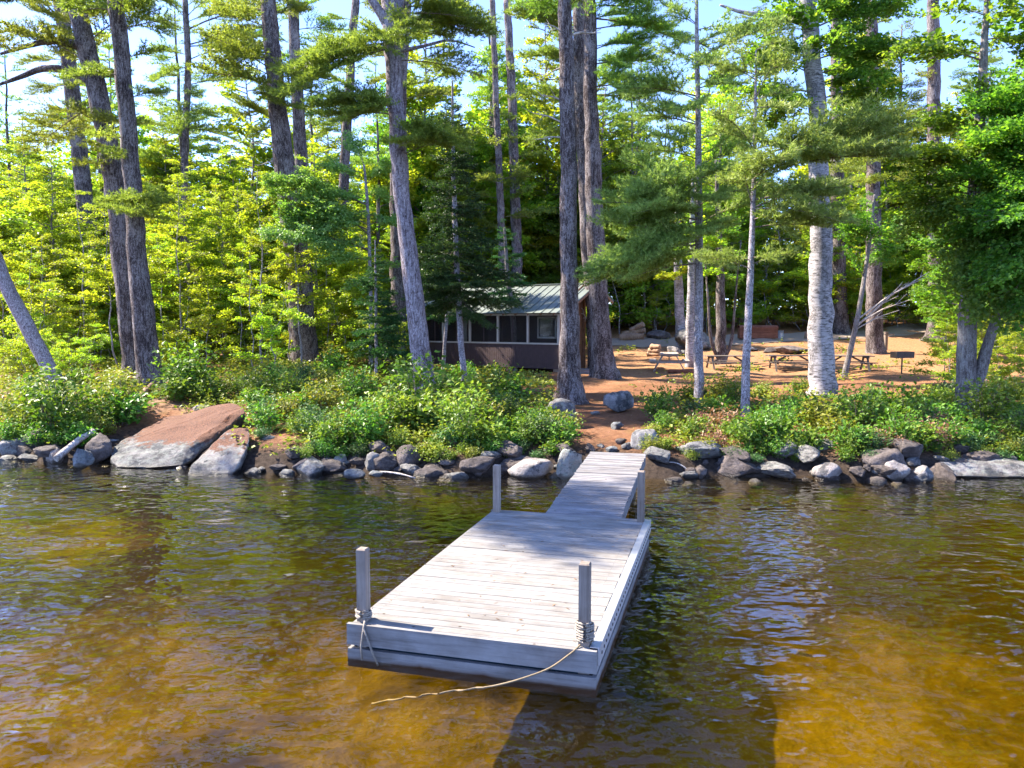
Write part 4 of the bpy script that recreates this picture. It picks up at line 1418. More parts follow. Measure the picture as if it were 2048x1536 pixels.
RK = [
    # label, cx, cy, w, h, mat, cuts, depth, tilt
    ('flat grey rock cut by the left edge at the waterline', 12, 895, 80, 36, 'granite', 7, .8, .1, 'rock'),
    ('low dark rock second from the left edge at the waterline', 48, 902, 62, 26, 'brown_rock', 7, .8, -.15, 'rock'),
    ('pale angular stone left of the driftwood', 84, 890, 34, 38, 'speckled', 9, .9, .3, 'stone'),
    ('tan stone at the foot of the driftwood', 100, 912, 46, 28, 'pale_granite', 8, .8, -.3, 'stone'),
    ('grey rock behind the driftwood log', 124, 884, 60, 36, 'granite', 8, .8, .2, 'rock'),
    ('broad brown boulder between the driftwood and the slab', 184, 898, 72, 56, 'brown_rock', 6, .9, -.2, 'boulder'),
    ('pointed blue grey stone standing in the water before the driftwood', 155, 918, 46, 40, 'blue_rock', 9, .8, -.5, 'stone'),
    ('small grey stone against the left end of the big slab', 224, 892, 32, 30, 'granite', 7, .9, 0, 'stone'),
    ('round brown stone in the gap right of the pale wedge boulder', 490, 917, 46, 32, 'brown_rock', 4, .9, 0, 'stone'),
    ('large smooth grey boulder under the bushes right of the wedge boulder', 541, 897, 78, 50, 'granite', 3, .9, 0, 'boulder'),
    ('small pale round stone below the smooth grey boulder', 577, 922, 34, 22, 'pale_granite', 4, .9, 0, 'stone'),
    ('brown rock behind the dark wedge stone', 610, 910, 48, 28, 'brown_rock', 7, .8, .1, 'rock'),
    ('dark wedge shaped stone at the water right of the small pale stone', 607, 930, 54, 30, 'brown_rock', 8, .8, -.25, 'stone'),
    ('low grey stone under the bushes between the wedge stone and the tan stone', 652, 916, 40, 26, 'granite', 6, .9, 0, 'stone'),
    ('tiny dark stone at the water between two brown rocks', 649, 939, 26, 13, 'brown_rock', 5, .9, 0, 'stone'),
    ('tan rounded stone left of the pale two stone pair', 680, 924, 32, 30, 'pale_granite', 5, .9, .2, 'stone'),
    ('dark blocky stone behind the blue grey water stone', 712, 926, 40, 26, 'brown_rock', 8, .9, 0, 'stone'),
    ('blue grey oval stone lying out in the water', 705, 949, 46, 18, 'blue_rock', 3, .8, 0, 'stone'),
    ('pale rounded boulder left half of the two stone pair', 746, 924, 46, 42, 'speckled', 5, .9, .1, 'boulder'),
    ('upright pale stone right half of the two stone pair', 777, 921, 26, 32, 'speckled', 5, .9, .3, 'stone'),
    ('grey mossy boulder atop the two stone pair', 768, 897, 48, 32, 'granite', 6, .9, 0, 'boulder'),
    ('small blue stone in the water below the two stone pair', 750, 948, 30, 11, 'blue_rock', 4, .9, 0, 'stone'),
    ('big dark brown rounded boulder under the lime bush', 816, 918, 58, 54, 'brown_rock', 4, .9, -.1, 'boulder'),
    ('dark flat rock right of the big brown boulder', 858, 938, 48, 20, 'brown_rock', 8, .8, -.1, 'rock'),
    ('ragged rock with a pale top under the overhanging bank', 914, 920, 66, 30, 'speckled', 9, .8, .1, 'rock'),
    ('small grey stone between the ragged rock and the big pale boulder', 974, 931, 26, 16, 'granite', 6, .9, 0, 'stone'),
    ('big pinkish white boulder in the water left of the walkway', 1060, 934, 100, 44, 'pale_granite', 4, .75, .06, 'boulder'),
    ('grey stone behind the big pinkish white boulder', 1076, 907, 40, 26, 'granite', 6, .9, 0, 'stone'),
    ('upright pale block with black and green lichen against the walkway', 1141, 925, 58, 66, 'lichen_rock', 9, .9, 0, 'boulder'),
    ('round dark granite boulder with a black lichen top right of the walkway', 1376, 916, 66, 48, 'lichen_rock', 4, .9, -.2, 'boulder'),
    ('small tan stone at the water in front of the dark round boulder', 1341, 940, 32, 15, 'pale_granite', 5, .9, 0, 'stone'),
    ('grey pink stone right of the dark round boulder', 1414, 934, 38, 28, 'speckled', 7, .9, .2, 'stone'),
    ('upright pale stone left of the brown ledge rock', 1446, 922, 30, 32, 'pale_granite', 7, .9, .3, 'stone'),
    ('brown low ledge rock under the drooping green bush', 1486, 934, 104, 40, 'brown_rock', 7, .7, -.12, 'rock'),
    ('big grey boulder sloping down to the right near the white oval stone', 1634, 909, 116, 62, 'granite', 7, .7, .25, 'boulder'),
    ('white smooth oval stone in the water', 1662, 944, 64, 34, 'pale_granite', 3, .8, 0, 'stone'),
    ('flat blue grey stone behind the white oval stone', 1630, 929, 36, 16, 'blue_rock', 4, .9, 0, 'stone'),
    ('small pinkish stone left of the flat blue grey stone', 1611, 934, 26, 14, 'pale_granite', 5, .9, 0, 'stone'),
    ('low dark stone right of the white oval stone', 1708, 941, 44, 14, 'brown_rock', 6, .9, 0, 'stone'),
    ('small pale stone barely above the water right of the white oval stone', 1736, 954, 24, 9, 'pale_granite', 4, .9, 0, 'stone'),
    ('brown pyramid shaped boulder under the dead brown leaves', 1780, 928, 100, 60, 'brown_rock', 9, .8, .05, 'boulder'),
    ('tan facet stone leaning on the front of the pyramid boulder', 1803, 943, 60, 42, 'pale_granite', 9, .7, .2, 'stone'),
    ('grey brown stone between the pyramid boulder and the long ledge', 1850, 948, 46, 32, 'granite', 7, .8, 0, 'stone'),
]
for i, (lb, cx, cyy, w_, h_, mt, cuts, dp, tl, ct) in enumerate(RK):
    rock({'rock': 'shore_rock', 'stone': 'shore_stone', 'boulder': 'shore_boulder'}[ct], lb, ct, cx, cyy, w_, h_, mt, 200 + i, cuts + 4 if cuts > 4 else cuts + 1, .17 if cuts > 4 else .08, False, dp, 0, tl)
BK = [
    ('grey boulder at the left edge of the path below the flared pine', 1122, 826, 64, 58, 'granite', 4, 'boulder'),
    ('mossy grey boulder standing in the path', 1238, 804, 66, 46, 'speckled', 8, 'boulder'),
    ('small blue grey stone in the path below the mossy boulder', 1236, 851, 27, 17, 'blue_rock', 5, 'stone'),
    ('pale peaked boulder right of the path above the walkway end', 1291, 876, 62, 48, 'speckled', 6, 'boulder'),
    ('grey rock on the slope between the fir stem and the flared pine', 991, 801, 30, 24, 'speckled', 7, 'rock'),
    ('grey brown stone left of the walkway end', 1182, 897, 22, 22, 'brown_rock', 6, 'stone'),
    ('dark blue stone topmost of the heap at the walkway end', 1244, 882, 26, 15, 'brown_rock', 5, 'stone'),
    ('tan stone under the dark blue stone of the heap', 1256, 893, 26, 15, 'granite', 6, 'stone'),
    ('blue grey flat stone in front of the heap at the walkway end', 1223, 899, 26, 14, 'blue_rock', 6, 'stone'),
    ('pale chip of stone between the brown stone and the heap', 1203, 891, 18, 11, 'speckled', 7, 'stone'),
    ('flat pale stone lying beside the fallen broken log', 265, 820, 38, 16, 'speckled', 6, 'stone'),
    ('grey stone showing between bushes above the big slab', 400, 816, 40, 12, 'granite', 6, 'stone'),
    ('pale stone in the light leaf litter near the leaning trunk', 98, 800, 26, 14, 'speckled', 6, 'stone'),
    ('grey stone half sunk in the bushes below the leaning pine', 845, 838, 30, 18, 'speckled', 5, 'stone'),
    ('flat stone at the foot of the flared pine beside the path', 1193, 826, 24, 9, 'granite', 5, 'stone'),
    ('big rounded grey boulder behind the two pale trunks', 1392, 678, 84, 44, 'granite', 4, 'boulder'),
    ('brown rock beside the weathered log heap behind the road', 1320, 670, 50, 20, 'brown_rock', 7, 'rock'),
    ('largest fire ring stone, left behind the end-on picnic table', 1350, 700, 30, 22, 'pale_granite', 6, 'stone'),
    ('smaller fire ring stone beside the two pale trunks', 1366, 706, 22, 14, 'granite', 6, 'stone'),
    ('long grey stone block along the road behind the picnic tables', 1590, 700, 66, 17, 'brown_rock', 9, 'block'),
    ('dark rough stone at the left end of the long grey block', 1545, 699, 34, 14, 'brown_rock', 8, 'stone'),
    ('low grey stone in the row left of the dark rough stone', 1500, 698, 40, 12, 'granite', 7, 'stone'),
]
for i, (lb, cx, cyy, w_, h_, mt, cuts, ct) in enumerate(BK):
    rock({'rock': 'bank_rock', 'stone': 'bank_stone', 'boulder': 'bank_boulder', 'block': 'stone_block'}[ct], lb, ct, cx, cyy, w_, h_, mt, 300 + i, cuts + 3, .14, True, .8)
# the many lesser stones wedged between the named ones
SHP = [rock_shape(600 + i, 13, .18) for i in range(6)]
SM = ['granite', 'brown_rock', 'granite', 'brown_rock', 'brown_rock', 'granite']
SD = ['grey', 'dark brown', 'grey', 'dark brown', 'dark brown', 'grey']
SME = []
for i in range(6):
    g = Geo()
    g.add(SHP[i][0] / np.abs(SHP[i][0]).max(0), SHP[i][1], smooth=True)
    SME.append(g.mesh('shore_stone', [M[SM[i]]]))
rng = np.random.default_rng(21)
RM = [(r[1], r[0]) for r in RK]
cnt = {}
xs_ = np.concatenate([np.linspace(-13.2, -11.6, 4), np.linspace(-7.2, 1.3, 25), np.linspace(3.5, 11.6, 21)])
for x in xs_:
    x = x + rng.uniform(-.12, .12)
    y = shore(x) + rng.uniform(-.05, .85)
    s = rng.choice([.13, .18, .25, .34, .42]) * rng.uniform(.85, 1.1)
    k = int(rng.integers(6))
    o = link('shore_stone', SME[k], None, (x, y, max(float(gz(x, y)), -.04) + s * .22), rng.uniform(0, 6.28))
    o.scale = (s * rng.uniform(1.0, 1.9), s * rng.uniform(.8, 1.1), s * rng.uniform(.45, .8))
    px = 1024 + x / y * FPX
    mp, lb = min(RM, key=lambda q: abs(q[0] - px))
    short = ' '.join(lb.split()[:4])
    for stop in (' in', ' with', ' of', ' at', ' the', ' against', ' cut', ' second', ' left', ' right', ' half', ' under', ' behind', ' barely', ' beneath', ' standing', ' shaped', ' sloping', ' atop', ' leaning', ' lying', ' and', ' between', ' below'):
        if short.endswith(stop):
            short = short[:-len(stop)]
    what = f"lesser {SD[k]} stone wedged {'left' if px < mp else 'right'} of the {short}"
    cnt.setdefault(what, []).append((y, o))
for what, lst in cnt.items():
    lst.sort(key=lambda q: q[0])
    for i, (_, o) in enumerate(lst):
        tag(o, what if len(lst) == 1 else (['front', 'rear'][i] if len(lst) == 2 else ['front', 'middle', 'rear', 'rearmost', 'hindmost'][min(i, 4)]) + ' ' + what, 'stone', 'lesser stones of the shore')
# rubble between the shore rocks: too many and too small to count
g = Geo()
rng = np.random.default_rng(12)
iv, if_ = ico(2)
for k in range(120):
    x = rng.uniform(-17, 16)
    if 1.6 < x < 3.6 and rng.uniform() < .4:
        continue
    y = shore(x) + rng.uniform(-.35, .5)
    s = rng.uniform(.06, .2)
    q = iv * (1 + .22 * rng.normal(0, 1, (len(iv), 1)) * .6) * s * np.array([rng.uniform(.8, 1.6), rng.uniform(.8, 1.3), rng.uniform(.5, .9)])
    z = max(float(gz(x, y)), -.1) + s * .15
    g.add(q + np.array([x, y, z]), if_, int(rng.integers(3)), smooth=True)
tag(g.build('shore_rubble', [M['granite'], M['brown_rock'], M['brown_rock']]), 'wet rubble filling the gaps along the waterline', 'rubble', kind='stuff')

# ------------------------------------------------------------------ floating dock
ANG = math.radians(-15.6)
DW, DL, DZ = 2.55, 5.03, .38
O = np.array([-1.67, 7.91, 0.0])
dock = thing('floating_dock', 'bleached wooden float with four posts in the middle of the water', 'dock', tuple(O), ANG)
nb = 35
bw = DL / nb
rng = np.random.default_rng(3)
for k in range(nb):
    g = Geo()
    j = rng.normal(0, .006)
    x0, x1 = .02 + rng.normal(0, .005), DW - .05 + rng.normal(0, .006)
    y0, y1 = k * bw + .006, (k + 1) * bw - .006
    e = .006
    z1 = DZ + rng.normal(0, .002)
    g.box(x0, x1, y0, y1, DZ - .035, z1 - e)
    vv = [(x0, y0, z1 - e), (x1, y0, z1 - e), (x1, y1, z1 - e), (x0, y1, z1 - e), (x0 + e, y0 + e, z1), (x1 - e, y0 + e, z1), (x1 - e, y1 - e, z1), (x0 + e, y1 - e, z1)]
    g.add(vv, [[4, 5, 6, 7], [0, 1, 5, 4], [1, 2, 6, 5], [2, 3, 7, 6], [3, 0, 4, 7]])
    # nail heads
    for nx in (.14, DW - .2):
        for ny in (.3, .7):
            g.box(nx - .004, nx + .004, y0 + bw * ny - .004, y0 + bw * ny + .004, z1 - .004, z1 + .0015, 1)
    g.build('deck_board', [M['deck_wood'], M['dark_metal']], dock)


def part(name, mat, parent, *boxes):
    g = Geo()
    for b in boxes:
        g.box(*b)
    return g.build(name, mat, parent)


part('fascia_board', M['fascia_wood'], dock, (-.035, DW + .03, -.05, 0, DZ - .225, DZ - .005))
part('fascia_board', M['fascia_wood'], dock, (-.03, DW + .025, -.045, .01, DZ - .46, DZ - .268))
part('side_board', M['fascia_wood'], dock, (-.035, .015, .004, DL, DZ - .225, DZ - .04))
part('side_board', M['fascia_wood'], dock, (-.03, .012, .014, DL, DZ - .46, DZ - .268))
part('side_board', M['fascia_wood'], dock, (DW - .02, DW + .03, .004, DL, DZ - .225, DZ - .02))
part('side_board', M['fascia_wood'], dock, (DW - .018, DW + .025, .014, DL, DZ - .46, DZ - .268))
part('rear_board', M['fascia_wood'], dock, (-.035, DW + .03, DL + .003, DL + .05, DZ - .225, DZ - .005))
part('metal_edging', M['metal'], dock, (DW + .032, DW + .05, .01, DL, DZ - .16, DZ + .012), (DW - .045, DW + .049, .012, DL - .01, DZ + .004, DZ + .011))
g = Geo()
for k in range(34):
    g.box(DW + .051, DW + .058, .12 + k * .145, .145 + k * .145, DZ - .09, DZ - .065)
g.build('bolt_row', M['dark_metal'], dock)['kind'] = 'stuff'
for k in range(3):
    part('float_drum', M['float_drum'], dock, (.05, DW - .06, 
         .05 + k * 1.66, 1.6 + k * 1.66, -.1, DZ - .06))


def dock_post(x, y, top, w_=.105):
    g = Geo()
    g.box(x - w_ / 2, x + w_ / 2, y - w_ / 2, y + w_ / 2, DZ - .3, DZ + top - .012)
    h = w_ / 2
    e = .01
    z0 = DZ + top - .012
    g.add([(x - h, y - h, z0), (x + h, y - h, z0), (x + h, y + h, z0), (x - h, y + h, z0), (x - h + e, y - h + e, z0 + .012), (x + h - e, y - h + e, z0 + .012), (x + h - e, y + h - e, z0 + .012), (x - h + e, y + h - e, z0 + .012)],
          [[4, 5, 6, 7], [0, 1, 5, 4], [1, 2, 6, 5], [2, 3, 7, 6], [3, 0, 4, 7]])
    return g.build('post', M['post_wood'], dock)


PF = [(.10, .075, .77), (DW - .11, .085, .81), (.10, DL - .1, .78), (DW - .1, DL - .1, .80)]
for x, y, t in PF:
    dock_post(x, y, t)


def dw(x, y, z):
    c, s_ = math.cos(ANG), math.sin(ANG)
    return np.array([O[0] + c * x - s_ * y, O[1] + s_ * x + c * y, z])


def coil(cx, cyy, z0, turns, r, pitch, rad, rng):
    n_ = turns * 16
    th = np.arange(n_) * 2 * math.pi / 16
    rr = r * (1 + .22 * np.cos(4 * th + math.pi) * -.5) + rng.normal(0, .003, n_)
    pts = [dw(cx + rr[i] * math.cos(th[i]), cyy + rr[i] * math.sin(th[i]), z0 + pitch * i / 16 + rng.normal(0, .003)) for i in range(n_)]
    g = Geo()
    g.tube(pts, rad, 6)
    return g


rng = np.random.default_rng(8)
g = coil(PF[0][0], PF[0][1], DZ + .03, 4, .076, .022, .0105, rng)
a = dw(.16, -.005, DZ + .03)
for (ex, zz) in ((.12, .02), (.30, -.02)):
    p0, p1, p2, p3 = dw(.15, 0, DZ + .04), dw(.17, -.075, DZ - .02), dw(.17 + (ex - .17) * .6, -.078, .16), dw(ex + .03, -.08, zz)
    g.tube([p0, p1, (p1 + p2) / 2, p2, p3], .011, 6)
tag(g.build('mooring_rope', M['rope']), 'grey rope knotted round the front left dock post with hanging ends', 'rope')
g = coil(PF[1][0], PF[1][1], DZ + .04, 8, .077, .024, .011, rng)
tag(g.build('mooring_rope', M['rope']), 'thick grey rope wound many times round the front right dock post', 'rope')
g = Geo()
K = [dw(DW - .14, .02, DZ + .02), dw(DW - .18, -.06, DZ - .01), at(1100, 1335, 7.15), at(1030, 1362, 7.0), at(980, 1374, 6.85), at(920, 1380, 6.75), at(850, 1391, 6.65), at(790, 1398, 6.6), at(740, 1408, 6.45)]
K[2][2] = .20; K[3][2] = .10; K[4][2] = .03; K[5][2] = .004; K[6][2] = -.01; K[7][2] = -.05; K[8][2] = -.2
K = [np.asarray(q) for q in K]
for q, (px, py) in ((2, (1100, 1338)), (3, (1030, 1362)), (4, (980, 1374)), (5, (920, 1380)), (6, (850, 1391)), (7, (790, 1398)), (8, (740, 1408))):
    K[q] = onz(px, py, K[q][2])
K = np.array(K)
s0 = np.linspace(0, 1, len(K)); s1 = np.linspace(0, 1, 50)
pp = np.stack([np.interp(s1, s0, K[:, k]) for k in range(3)], -1)
for _ in range(4):
    pp[1:-1] = (pp[:-2] + 2 * pp[1:-1] + pp[2:]) / 4
pp[:, 0] += np.where(s1 > .55, .02 * np.sin(s1 * 90), 0)
pp[:, 1] += np.where(s1 > .55, .015 * np.sin(s1 * 70), 0)
g.tube(pp, .0095, 6)
tag(g.build('mooring_line', M['yellow_rope']), 'tan rope trailing from the front right dock post into the water', 'rope')

g = Geo()
rng = np.random.default_rng(19)
for k in range(90):
    x, y = rng.uniform(.1, DW - .1), rng.uniform(.1, DL - .1)
    c0 = dw(x, y, DZ + .004)
    a = rng.uniform(0, 6.28)
    dx = np.array([math.cos(a), math.sin(a), 0]) * rng.uniform(.012, .045)
    nx2 = np.array([-math.sin(a), math.cos(a), 0]) * rng.uniform(.002, .009)
    g.add([c0 - dx, c0 + nx2 + np.array([0, 0, .003]), c0 + dx + np.array([0, 0, .005]), c0 - nx2], [[0, 3, 2, 1]], 0, rng.uniform(0, .6))
tag(g.build('deck_litter', M['brown_leaf']), 'specks of dry needles and leaf bits on the float boards', 'litter', kind='stuff')

# ------------------------------------------------------------------ walkway to the shore
A0 = np.array([(.54 + 1.72) / 2, 12.36, .375])
B0 = np.array([(onz(1180, 905, .6)[0] + onz(1293, 905, .6)[0]) / 2, onz(1180, 905, .6)[1], .60])
dd = B0 - A0
WL = math.hypot(dd[0], dd[1])
walk = thing('walkway', 'grey plank walkway between the float and the shore', 'walkway', tuple(A0), math.atan2(dd[1], dd[0]) - math.pi / 2)
WW = 1.24
n = 42
pw = WL / n
rng = np.random.default_rng(31)
for k in range(n):
    y0, y1 = k * pw + .005, (k + 1) * pw - .006
    zc = dd[2] * (k + .5) / n + rng.normal(0, .002)
    g = Geo()
    a, b = -WW / 2 + rng.normal(0, .008), WW / 2 + rng.normal(0, .008)
    g.box(a, b, y0, y1, zc - .036, zc - .005)
    e = .005
    g.add([(a, y0, zc - e), (b, y0, zc - e), (b, y1, zc - e), (a, y1, zc - e), (a + e, y0 + e, zc), (b - e, y0 + e, zc), (b - e, y1 - e, zc), (a + e, y1 - e, zc)],
          [[4, 5, 6, 7], [0, 1, 5, 4], [1, 2, 6, 5], [2, 3, 7, 6], [3, 0, 4, 7]])
    g.build('plank', M['walk_wood'], walk)
for s_ in (-1, 1):
    g = Geo()
    g.bar((s_ * (WW / 2 - .04), .02, -.145), (s_ * (WW / 2 - .04), WL - .05, dd[2] - .145), .05, .2)
    g.build('stringer', M['walk_wood'], walk)
part('support_post', M['post_wood'], walk, (-.5, -.4, WL - 1.2, WL - 1.1, -1.2, .0), (.4, .5, WL - 1.2, WL - 1.1, -1.2, .0))

# ------------------------------------------------------------------ cabin
CR = at(1118, 735, 36.0)
cgz = float(gz(CR[0], CR[1]))
cab = thing('cabin', 'brown screened porch cabin with a green metal roof behind the trees', 'cabin', (CR[0], CR[1], cgz), math.atan2(-.56, .83))
z_b, z_s, z_h, z_e = 1.30 - cgz + .02, 2.46 - cgz, 3.78 - cgz, 3.88 - cgz
UL = 8.15
DV = 2.3


def siding(g, x0, x1, y, z0, z1, step=.11, face=-1):
    n_ = int(round((x1 - x0) / step))
    s_ = (x1 - x0) / n_
    for k in range(n_):
        g.box(x0 + k * s_ + .006, x0 + (k + 1) * s_ - .006, y, y + .03, z0, z1)
    g.box(x0, x1, y + .012, y + .028, z0 + .004, z1 - .004)


g = Geo()
siding(g, -UL, 0, 0, z_b, z_s - .03)
o = g.build('board_siding', M['brown_siding'], cab)
o['kind'] = 'stuff'
part('skirt_board', M['brown_siding'], cab, (-UL, .01, -.02, -.003, z_b - .02, z_b + .13))
part('sill', M['trim'], cab, (-UL - .02, .03, -.045, .06, z_s - .03, z_s + .045))
part('header', M['trim'], cab, (-UL - .02, .03, -.03, .05, z_h, z_h + .085))
for u in (0.045, 1.72, 3.45, 5.15, 6.85, UL - .05):
    part('porch_post', M['trim'], cab, (-u - .05, -u + .05, -.034, .05, z_s + .046, z_h - .001))
for u in (2.6, 4.3, 6.0, 7.4):
    part('mullion', M['brown_siding'], cab, (-u - .02, -u + .02, -.01, .03, z_s + .046, z_h - .001))
for u0, u1 in ((.1, 1.66), (1.78, 3.39), (3.51, 5.09), (5.21, 6.79), (6.91, UL - .11)):
    part('screen', M['screen'], cab, (-u1, -u0, .052, .055, z_s + .046, z_h - .001))
IV = 1.25
part('inner_wall', M['interior'], cab, (-UL, -.035, IV, IV + .1, z_b, z_e + .75))
part('porch_floor', M['interior'], cab, (-UL, -.03, .06, DV - .005, z_b, z_b + .08))
wf = part('inner_window', M['pale_trim'], cab, (-1.95, -.87, IV - .05, IV - .004, z_s + .22, z_s + .30), (-1.95, -.87, IV - .05, IV - .004, z_h - .13, z_h - .05), (-1.95, -1.87, IV - .051, IV - .004, z_s + .3, z_h - .13), (-.95, -.87, IV - .051, IV - .004, z_s + .3, z_h - .13))
part('pane', M['glass'], wf, (-1.87, -.95, IV - .03, IV - .006, z_s + .3, z_h - .13))
part('curtain', M['curtain'], cab, (-6.6, -6.05, .9, .96, z_s - .1, z_h - .1))
part('inner_door', M['brown_siding'], cab, (-4.9, -4.0, IV - .06, IV - .005, z_b + .08, z_h - .05))
# porch end wall facing the clearing
g = Geo()
R90 = lambda v: np.stack([-v[:, 1], v[:, 0], v[:, 2]], -1)
n_ = 20
s_ = DV / n_
for k in range(n_):
    g.box(-.03, .0, .06 + k * s_ + .005, .06 + (k + 1) * s_ - .005, z_b, z_s - .03)
    zt = z_e + .30 + .5 * (k / n_) * DV
    g.box(-.03, .0, .06 + k * s_ + .005, .06 + (k + 1) * s_ - .005, z_h, zt)
g.box(-.026, -.01, .06, DV + .06, z_b + .01, z_s - .04)
g.box(-.026, -.01, .06, DV + .06, z_h + .01, z_e + .3)
o = g.build('gable_siding', M['warm_wood'], cab)
o['kind'] = 'stuff'
part('corner_post', M['warm_wood'], cab, (-.08, .06, DV - .02, DV + .14, z_b - .4, z_e + 1.25))
gw = part('gable_window', M['trim'], cab, (-.03, .025, .35, 1.9, z_s - .03, z_s + .06), (-.03, .025, .35, 1.9, z_h - .1, z_h - .001), (-.03, .026, .35, .44, z_s + .06, z_h - .1), (-.03, .026, 1.81, 1.9, z_s + .06, z_h - .1))
part('pane', M['glass'], gw, (-.02, .0, .44, 1.81, z_s + .06, z_h - .1))
part('end_wall_boarding', M['warm_wood'], cab, (-.03, -.005, .06, .348, z_s - .02, z_h - .001), (-.03, -.005, 1.903, DV - .03, z_s - .02, z_h - .001))
# main house behind the porch
part('house_wall', M['brown_siding'], cab, (-UL - 2.2, -1.1, DV + .11, DV + .16, z_b - .2, z_e + .9), (-1.15, -1.1, DV + .17, 4.0, z_b - .2, z_e + .6), (-UL - 2.2, -UL - 2.15, DV + .17, 4.0, z_b - .2, z_e), (-UL - 2.2, -1.1, 3.95, 4.0, z_b - .2, z_e + .3))
g = Geo()
siding(g, -UL - 2.2, -UL - .01, 1.4, z_b - .1, z_h + .1)
o = g.build('side_wing_siding', M['brown_siding'], cab)
o['kind'] = 'stuff'
part('porch_left_wall', M['brown_siding'], cab, (-UL - .0, -UL + .04, .04, DV - .01, z_b, z_e + .2))
RIDGE_V, RIDGE_Z, EAVE_V = 2.55, 5.30 - cgz, -.42
rs = math.hypot(RIDGE_V - EAVE_V, RIDGE_Z - z_e)
nx_ = np.array([0, (RIDGE_V - EAVE_V) / rs, (RIDGE_Z - z_e) / rs])
nn_ = np.array([0, -nx_[2], nx_[1]])
X0, X1 = -UL - 2.6, .62
npan = 26
pwid = (X1 - X0) / npan
for sgn in (0, 1):
    for k in range(npan):
        g = Geo()
        def T(v, sgn=sgn):
            p = np.array([0, EAVE_V, z_e]) + v[:, 1:2] * nx_ + v[:, 2:3] * nn_
            p[:, 0] = v[:, 0]
            if sgn:
                p[:, 1] = 2 * RIDGE_V - p[:, 1]
            return p
        x = X0 + k * pwid
        g.box(x, x + pwid - .003, rs * .42 * sgn, rs - .002, 0, .02, 0, T)
        g.box(x + pwid - .045, x + pwid - .008, rs * .42 * sgn - .012, rs - .01, .02, .052, 0, T)
        g.build('roof_panel', M['roof_metal'], cab)
g = Geo()
g.bar((X0, RIDGE_V, RIDGE_Z + .05), (X1, RIDGE_V, RIDGE_Z + .05), .22, .05)
g.build('ridge_cap', M['roof_metal'], cab)
for k in range(15):
    g = Geo()
    x = -.12 - k * .7
    p0 = np.array([x, EAVE_V + .06, z_e - .055]); p1 = p0 + nx_ * (rs - .12)
    g.bar(p0, p1, .05, .09)
    g.build('rafter', M['warm_wood'], cab)
for sgn in (0, 1):
    g = Geo()
    p0 = np.array([X1 - .03, EAVE_V, z_e - .06]); p1 = p0 + nx_ * (rs - .02)
    if sgn:
        p0 = p0 + (p1 - p0) * .42
        p0[1] = 2 * RIDGE_V - p0[1]; p1[1] = 2 * RIDGE_V - p1[1] + .02
    g.bar(p0, p1, .035, .11)
    g.build('rake_board', M['warm_wood'], cab)
for x in (-.25, -2.9, -5.6, -7.9):
    part('foundation_pier', M['gravel'], cab, (x - .12, x + .12, .1, .4, -.3, z_b - .001))


def cw(x, y, z):
    a_ = math.atan2(-.56, .83)
    return np.array([CR[0] + math.cos(a_) * x - math.sin(a_) * y, CR[1] + math.sin(a_) * x + math.cos(a_) * y, cgz + z])


g = Geo()
cA = cw(.28, DV + .02, z_h - .2)
rng = np.random.default_rng(4)
for s_ in (-1, 1):
    main = [np.array([0, 0, 0]), np.array([.12 * s_, -.05, .10]), np.array([.24 * s_, -.1, .28]), np.array([.26 * s_, -.1, .5])]
    g.tube(main, [.035, .03, .024, .008], 6)
    for t_, dx, dz in ((1, .16, -.02), (2, .2, .06), (2, -.02, .22), (3, .12, .12), (1, .05, -.2)):
        g.tube([main[t_], main[t_] + np.array([dx * s_ * .6, -.06, dz * .5]), main[t_] + np.array([dx * s_, -.04, dz])], [.02, .015, .005], 5)
g.box(-.05, .05, -.02, .12, -.08, .06)
tag(g.build('antlers', M['bone'], None, tuple(cA), -.3), 'pale antlers hung under the cabin gable', 'antlers')
part_loc = cw(.75, .9, 0)
st = thing('porch_step', 'low wooden step platform beside the cabin gable behind the flared pine', 'step', (part_loc[0], part_loc[1], float(gz(part_loc[0], part_loc[1]))), math.atan2(-.56, .83))
for k in range(5):
    part('plank', M['walk_wood'], st, (-.6, .7, -.45 + k * .18, -.45 + k * .18 + .17, .16, .2))
part('frame', M['walk_wood'], st, (-.58, .68, -.44, -.40, -.1, .158), (-.58, .68, .40, .44, -.1, .158), (.64, .68, -.39, .39, -.1, .157))
p = G(1178, 708)
g = Geo()
hh = 38 * p[1] / FPX
pts = np.stack([np.zeros(6), np.zeros(6), np.linspace(-.2, hh, 6)], -1)
g.tube(pts, np.array([.24, .24, .21, .2, .2, .2]), 12, 0, rng, .06)
tag(g.build('log_stump', M['log_wood'], None, tuple(p)), 'upright barked log stump right of the cabin gable', 'stump')


# ------------------------------------------------------------------ picnic tables
def picnic(name, label, px, py, rz, Lt, mats, sc_=1.0):
    p = G(px, py)
    o = thing(name, label, 'picnic table', (p[0], p[1], p[2]), rz)
    o.scale = (sc_,) * 3
    for k in range(5):
        part('top_board', mats, o, (-Lt / 2, Lt / 2, -.37 + k * .149, -.37 + k * .149 + .142, .71, .75))
    for s_ in (-1, 1):
        for k in range(2):
            y = s_ * (.62 + k * .14)
            part('seat_board', mats, o, (-Lt / 2, Lt / 2, y - .066, y + .066, .42, .458))
    for e in (-1, 1):
        x = e * (Lt / 2 - .3)
        for s_ in (-1, 1):
            g = Geo().bar((x, s_ * .66, -.04), (x, s_ * .25, .70), .09, .04)
            g.build('leg', mats, o)
        part('seat_support', mats, o, (x + .03, x + .065, -.80, .80, .33, .418))
        part('top_support', mats, o, (x + .03, x + .065, -.36, .36, .62, .708))
        g = Geo().bar((x + .05 - e * .02, 0, .37), (x - e * .62, 0, .70), .04, .08)
        g.build('brace', mats, o)
    return o


